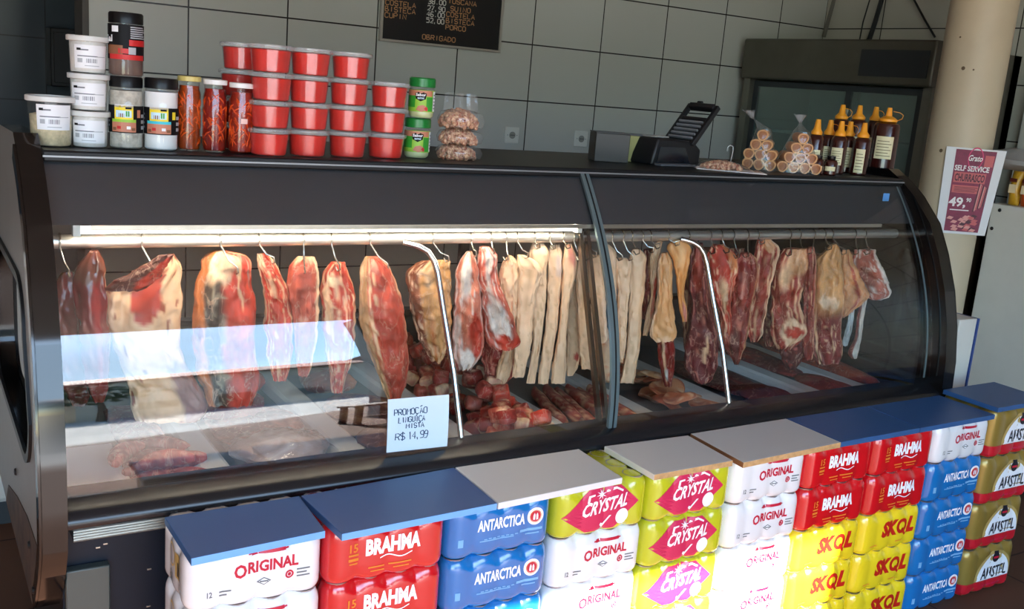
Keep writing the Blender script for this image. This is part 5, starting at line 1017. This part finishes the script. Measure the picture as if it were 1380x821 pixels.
# ================================================================ stacks of shrink-wrapped beer cans
def make_pack(name, label, h, R, film, design, group, NX=4, NY=3):
    t = thing(name, label, 'beer pack', (0, 0, -5), 0, group); Wd, D = NX*2*R, NY*2*R
    def dent(u, a): return a*abs(u)**2.6
    def ins(z):
        b = min(z, .018)/.018; c = min(h-z, .030)/.030
        return .011*(1-sqrt(max(1-(1-b)**2, 0)))+.015*(1-sqrt(max(1-(1-c)**2, 0))), .0028+.011*(1-b)+.014*(1-c)
    def front(x, z):
        i_, a = ins(z); xx = min(max(x, -Wd/2), Wd/2)
        if abs(xx) > Wd/2-R:
            e = abs(xx)-(Wd/2-R); return -(D/2-R)-sqrt(max((R-i_)**2-e*e, 1e-8))
        c = (xx+Wd/2)/(2*R); u = (c-math.floor(c))*2-1
        return -(D/2-i_-dent(u, a))
    zs = [.0004, .003, .007, .012, .018, .04, .07, h-.034, h-.027, h-.019, h-.012, h-.006, h-.002, h]
    n1 = 9; rows = []
    for z in zs:
        i_, a = ins(z); r = []
        def side(L_, n, fn):
            for k in range(int(n*n1)+1): s = lerp(-L_/2+R, L_/2-R, k/(n*n1)); c = (s+L_/2)/(2*R); u = (c-math.floor(c))*2-1; r.append(fn(s, i_+dent(u, a)))
        def arc(cx, cy, a0):
            for k in range(1, 6): q = radians(a0+90*k/6); r.append((cx+(R-i_)*cos(q), cy+(R-i_)*sin(q), z))
        side(Wd, NX-1, lambda s, d: (s, -(D/2-d), z)); arc(Wd/2-R, -D/2+R, -90)
        side(D, NY-1, lambda s, d: (Wd/2-d, s, z)); arc(Wd/2-R, D/2-R, 0)
        side(Wd, NX-1, lambda s, d: (-s, D/2-d, z)); arc(-Wd/2+R, D/2-R, 90)
        side(D, NY-1, lambda s, d: (-Wd/2+d, -s, z)); arc(-Wd/2+R, -D/2+R, 180); rows.append(r)
    mb = MB(); mb.rows(rows); fo = mb.build('shrink_film', film, t, angle=50)
    b = MB()
    for i in range(NX):
        for j in range(NY): b.lathe([(R*.74, -.004), (R*.78, .0), (R*.72, .0004), (R*.68, -.0006)], 16, c=((i-NX/2+.5)*2*R, (j-NY/2+.5)*2*R, h+.0001), cap0=False)
    b.build('can_rim', mat('can_silver', srgb(180, 180, 184), .3, .9), t)
    def fn(l): return lambda x, z: (x, front(x, z)-.0009-l, z)
    def fl(l): # left end face, x runs front (+) to back (-)
        def g(y, z):
            i_, a = ins(z); c = (y+D/2)/(2*R); u = (c-math.floor(c))*2-1; return (-(Wd/2-i_-dent(u, a))-.0009-l, y, z)
        return g
    design(t, fn, fl, h, Wd, D); return t
def densify(mb): pass
pw = mat('film_white', srgb(236, 234, 232), .22, var=.02, coat=.9); pr = mat('film_red', srgb(206, 18, 28), .2, coat=1); pb = mat('film_blue', srgb(18, 112, 182), .2, coat=1)
pg = mat('film_lime', srgb(196, 196, 36), .22, coat=.9, var=.08); py_ = mat('film_yellow', srgb(240, 210, 34), .2, coat=.9); pa = mat('film_gold', srgb(168, 138, 64), .3, .35, coat=.3, var=.12)
I_red = mat('ink_red', srgb(196, 24, 52), .35); I_gr = mat('ink_grey', srgb(110, 112, 110), .4); I_wh = mat('ink_white', srgb(246, 246, 248), .35); I_or = mat('ink_orange', srgb(226, 132, 40), .4); I_pk = mat('ink_pink', srgb(206, 40, 84), .35)
I_nb = mat('ink_lightblue', srgb(120, 176, 214), .35); I_dk = mat('ink_dark', srgb(30, 32, 40), .4); I_sk = mat('ink_deep_red', srgb(196, 34, 22), .35); I_gd = mat('ink_gold', srgb(186, 156, 90), .35); I_bd = mat('ink_band', srgb(200, 30, 44), .3)
INK = [I_red, I_gr, I_wh, I_or, I_pk, I_nb, I_dk, I_sk, I_gd, I_bd]
def d_orig(t, fn, fl, h, W_, D):
    m = MB(); g = fn(0); put_text(m, 'O', -.045, .056, .024, .028, g, 0, .03); put_text(m, 'RIGINAL', -.019, .062, .098, .024, g, 0, .035)
    m.build('brand_lettering', INK, t, smooth=False)
    p = MB(); rect(p, -.012, .098, .066, .007, g, 0, 10); rect(p, -.018, .100, .006, .003, g, 0, 2); rect(p, .054, .100, .006, .003, g, 0, 2)
    fan(p, [(-.002, .042), (.012, .050), (.026, .042), (.012, .034)], (.012, .042), g, 1); fan(p, [(.002, .042), (.012, .048), (.022, .042), (.012, .036)], (.012, .042), fn(.0004), 2)
    rect(p, .004, .0405, .016, .003, fn(.0008), 1, 3); ring(p, .062, .046, .005, .0085, g, 0); disc(p, .062, .046, .0036, g, 0)
    for k in range(3): rect(p, .076, .052-.007*k, .026-.006*(k % 2), .003, g, 1, 4)
    for k in range(2): rect(p, -.072, .034-.007*k, .022-.008*k, .003, g, 1, 4)
    put_text(p, '12', -.095, .028, .010, .012, g, 1, .03)
    q = fl(0); ring(p, .01, .075, .020, .024, lambda a, z: q(a, z), 8); rect(p, -.045, .04, .03, .05, q, 8, 4, 3); rect(p, -.04, .046, .012, .028, fl(.0005), 6, 2, 2)
    for k in range(3): rect(p, .0, .035-.008*k, .03, .003, q, 1, 3)
    p.build('printed_emblem', INK, t, smooth=False)
def d_brahma(t, fn, fl, h, W_, D):
    m = MB(); g = fn(0); put_text(m, 'BRAHMA', -.052, .054, .122, .036, g, 2, .05, 0, .0); m.build('brand_lettering', INK, t, smooth=False)
    p = MB(); put_text(p, '15', -.086, .066, .018, .018, g, 3, .02); rect(p, -.088, .058, .022, .004, g, 3, 3); rect(p, -.088, .047, .022, .006, g, 3, 3); rect(p, -.086, .040, .018, .003, g, 3, 3)
    for k in range(14): x = -.02+.005*k; polygon(p, [(x, .044+.004*sin(k*.5)), (x+.006, .044+.004*sin(k*.5+.5)), (x+.006, .0465+.004*sin(k*.5+.5)), (x, .0465+.004*sin(k*.5))], g, 2)
    for x, w_ in ((-.045, .035), (.0, .05)): rect(p, x, .026, w_, .003, g, 3, 5)
    for x, w_ in ((-.04, .03), (.01, .035)): rect(p, x, .018, w_, .0024, g, 3, 5)
    p.build('printed_emblem', INK, t, smooth=False)
def d_ant(t, fn, fl, h, W_, D):
    m = MB(); g = fn(0); put_text(m, 'ANTARCTICA', -.062, .058, .118, .027, g, 2, .035); m.build('brand_lettering', INK, t, smooth=False)
    p = MB(); disc(p, .083, .073, .0205, g, 2); ring(p, .083, .073, .013, .0145, fn(.0009), 3); disc(p, .083, .073, .0125, fn(.0005), 0)
    for sx in (-1, 1): fan(p, [(.083+sx*.0015, .0645), (.083+sx*.0065, .0655), (.083+sx*.006, .075), (.083+sx*.0035, .0815), (.083+sx*.0012, .076)], (.083+sx*.0035, .072), fn(.001), 2, 1)
    rect(p, -.055, .034, .085, .0026, g, 5, 10)
    for k in range(8): x = -.045+.011*k; rect(p, x, .0375+.001*(k % 2), .008, .0026, g, 5, 2)
    rect(p, .045, .040, .058, .006, g, 5, 8); rect(p, .060, .032, .035, .003, g, 5, 5); rect(p, -.128+.02, .03, .012, .018, g, 5, 3)
    p.build('printed_emblem', INK, t, smooth=False)
def d_crys(t, fn, fl, h, W_, D):
    p = MB(); g = fn(0); pts = []
    cor = [(-.118, .052), (-.045, .112), (.045, .112), (.098, .066), (.03, .008), (-.05, .008)]
    for i in range(6):
        a, b = cor[i], cor[(i+1) % 6]
        for k in range(8): pts.append((lerp(a[0], b[0], k/8), lerp(a[1], b[1], k/8)))
    fan(p, pts, (-.01, .06), g, 4, 8); disc(p, .052, .034, .019, fn(.0008), 2)
    fan(p, [(-.012, .022), (-.004, .014), (.020, .042), (.014, .042), (-.003, .024), (-.009, .027)], (-.004, .019), fn(.0012), 2, 1)
    p.build('printed_emblem', INK, t, smooth=False)
    m = MB(); f = fn(.0009); put_text(m, 'CRYSTAL', -.066, .046, .130, .034, lambda x, z: f(x, z+.10*(x+.06)), 2, .03, 0, .25)
    st = []
    for k in range(16): r = .017 if k % 2 == 0 else .005; st.append((-.012+r*cos(k*pi/8+.2), .097+r*.8*sin(k*pi/8+.2)))
    fan(m, st, (-.012, .097), f, 2, 1); polygon(m, [(-.052, .080), (-.046, .080), (-.044, .094), (-.032, .096), (-.032, .100), (-.049, .098)], f, 2)
    polygon(m, [(.004, .104), (.03, .110), (.05, .100), (.048, .096), (.03, .105), (.004, .099)], f, 2); m.build('brand_lettering', INK, t, smooth=False)
def d_skol(t, fn, fl, h, W_, D):
    m = MB(); g = fn(0); put_text(m, 'SK', -.048, .044, .068, .050, g, 7, .06, 0, .12); put_text(m, 'L', .064, .044, .030, .050, g, 7, .06, 0, .18)
    ring(m, .041, .069, .013, .0235, g, 7, 28); fan(m, [(.039, .058), (.058, .036), (.065, .041), (.046, .064)], (.052, .05), g, 7, 2); m.build('brand_lettering', INK, t, smooth=False)
    p = MB()
    for x in (-.09, .02): rect(p, x, .022, .03, .003, g, 3, 4)
    p.build('printed_emblem', INK, t, smooth=False)
def d_amst(t, fn, fl, h, W_, D):
    p = MB(); g = fn(0); rect(p, -W_/2+.001, .006, W_-.002, .034, g, 9, 60, 4)
    q = fl(0); rect(p, -D/2+.002, .006, D-.004, .034, q, 9, 40, 4)
    cx = .022; arc = [(cx+.095*cos(radians(a)), .041+.098*sin(radians(a))) for a in range(0, 181, 9)]
    fan(p, arc, (cx, .07), fn(.0004), 8, 5); arc2 = [(cx+.084*cos(radians(a)), .041+.088*sin(radians(a))) for a in range(0, 181, 9)]; fan(p, arc2, (cx, .07), fn(.0010), 2, 5)
    disc(p, cx, .116, .017, fn(.0016), 6); rect(p, cx-.012, .112, .024, .007, fn(.0022), 0, 4); rect(p, cx-.010, .128, .020, .010, fn(.0016), 6, 4)
    for s in (-1, 1): fan(p, [(cx+s*.016, .104), (cx+s*.030, .112), (cx+s*.026, .132), (cx+s*.017, .122)], (cx+s*.022, .116), fn(.0016), 8, 2)
    for k in range(4): rect(p, cx-.05+.026*k, .020, .02, .004, fn(.0006), 4, 3)
    p.build('printed_emblem', INK, t, smooth=False)
    m = MB(); put_text(m, 'AMSTEL', cx-.066, .046, .134, .040, fn(.0018), 6, .02); m.build('brand_lettering', INK, t, smooth=False)
T_ = .122
PK = {'original': ('white', .1215, .033, pw, d_orig, 'white beer packs with red lettering'), 'brahma': ('red', .1215, .033, pr, d_brahma, 'red beer packs'), 'antarctica': ('blue', .1215, .033, pb, d_ant, 'blue beer packs'),
      'crystal': ('lime green', .1215, .033, pg, d_crys, 'lime green beer packs with pink diamond'), 'skol': ('yellow', .1215, .033, py_, d_skol, 'yellow beer packs'), 'amstel': ('gold', .1565, .033, pa, d_amst, 'tall gold beer packs')}
STK = [(.412, ['original']*5, 'first stack at the left end'), (.682, ['brahma']*5, 'second stack from left'), (.950, ['antarctica']*5, 'third stack from left'), (1.222, ['crystal']+['original']*4, 'fourth stack from left'),
       (1.490, ['crystal']*5, 'all lime green stack'), (1.757, ['original']*5, 'all white stack in the middle'), (2.026, ['brahma']*2+['skol']*3, 'left red-over-yellow stack'), (2.298, ['brahma']*2+['skol']*3, 'right red-over-yellow stack'),
       (2.567, ['original']+['antarctica']*4, 'white-over-blue stack'), (2.836, ['amstel']*4, 'gold stack at the right end')]
protoP = {}; rq = random.Random(21)
LV5 = ('top pack', 'second pack from top', 'middle pack', 'second pack from bottom', 'bottom pack'); LV4 = ('top pack', 'second pack from top', 'second pack from bottom', 'bottom pack')
for si, (x0, tiers, sl_) in enumerate(STK):
    n = len(tiers)
    for k, ty in enumerate(tiers):
        colr, h, R, film, des, grp = PK[ty]; z = (n-1-k)*(h+.0006)+.0004
        lab = '%s beer pack, %s of the %s' % (colr, (LV5 if n == 5 else LV4)[k], sl_)
        loc = (x0+.132+rq.uniform(-.0008, .0008), 1.7762+rq.uniform(-.002, .002), z); rz = rq.uniform(-.006, .006)
        if ty not in protoP:
            p = make_pack('beer_pack', lab, h, R, film, des, grp); p.location = loc; p.rotation_euler = (0, 0, rz); protoP[ty] = p
        else: copy_tree(protoP[ty], lab, loc, rz, grp)
# boards laid over the stacks
bl_top = mat('board_blue', srgb(50, 90, 140), .42, var=.05); bl_edge_lit = mat('board_blue_edge_lit', srgb(116, 172, 232), .45); wt_top = mat('board_white_melamine', srgb(206, 204, 198), .4); wd_edge = mat('chipboard_edge', srgb(212, 166, 110), .7, var=.3, vscale=60); wt_edge = mat('white_edge', srgb(230, 226, 220), .5)  # daylight on the left boards' front edges is put into the lighter blue
dk_edge = mat('brown_edge', srgb(130, 84, 50), .7)
def board(quad, z, th, lab, top, fe, le, group, rough=0):
    """quad: front-left, front-right, back-right, back-left (x, y)"""
    mb = MB(); P = [(*p, z+th) for p in quad]+[(*p, z) for p in quad]
    mb.add(P, [(0, 1, 2, 3), (7, 6, 5, 4), (0, 4, 5, 1), (1, 5, 6, 2), (2, 6, 7, 3), (3, 7, 4, 0)]); mb.mi = [0, 0, 1, 2, 2, 2]
    cx = sum(p[0] for p in quad)/4; cy = sum(p[1] for p in quad)/4; mb.v = [(x-cx, y-cy, q-z) for x, y, q in mb.v]
    o = mb.build('shelf_board', [top, fe, le], loc=(cx, cy, z), smooth=False, bevel=.0012); return tag(o, lab, 'board', group)
ZB = .6110
ZA = 4*.1571+.0008
bb = 'blue boards on the packs'; wbg = 'white boards on the packs'
board([(.409, 1.634), (.664, 1.652), (.672, 1.822), (.404, 1.818)], ZB, .015, 'blue board on the first white pack stack at the left end', bl_top, bl_edge_lit, bl_top, bb)
board([(.688, 1.628), (1.040, 1.644), (1.046, 1.850), (.676, 1.822)], ZB, .015, 'long blue board over the second and third stacks', bl_top, bl_edge_lit, bl_top, bb)
board([(1.0435, 1.644), (1.386, 1.664), (1.394, 1.852), (1.0495, 1.850)], ZB, .015, 'white board with white front edge beside the long blue board', wt_top, wt_edge, wt_edge, wbg)
board([(1.470, 1.652), (1.722, 1.656), (1.734, 1.838), (1.468, 1.846)], ZB, .015, 'white chipboard with raw front edge on the all lime green stack', wt_top, wd_edge, wt_edge, wbg)
board([(1.738, 1.636), (2.112, 1.655), (2.112, 1.853), (1.750, 1.846)], ZB, .015, 'white chipboard with dark left edge over the all white stack', wt_top, wd_edge, dk_edge, wbg)
board([(2.1155, 1.656), (2.448, 1.660), (2.458, 1.858), (2.1155, 1.853)], ZB, .015, 'blue board over the first red-over-yellow stack', bl_top, bl_top, bl_top, bb)
board([(2.4515, 1.660), (2.812, 1.664), (2.812, 1.860), (2.4610, 1.858)], ZB, .015, 'blue board over the second red stack and the white-over-blue stack', bl_top, bl_top, bl_top, bb)
board([(2.828, 1.668), (3.104, 1.672), (3.104, 1.864), (2.828, 1.860)], ZA, .015, 'blue board on the gold stack at the right end', bl_top, bl_top, bl_top, bb)
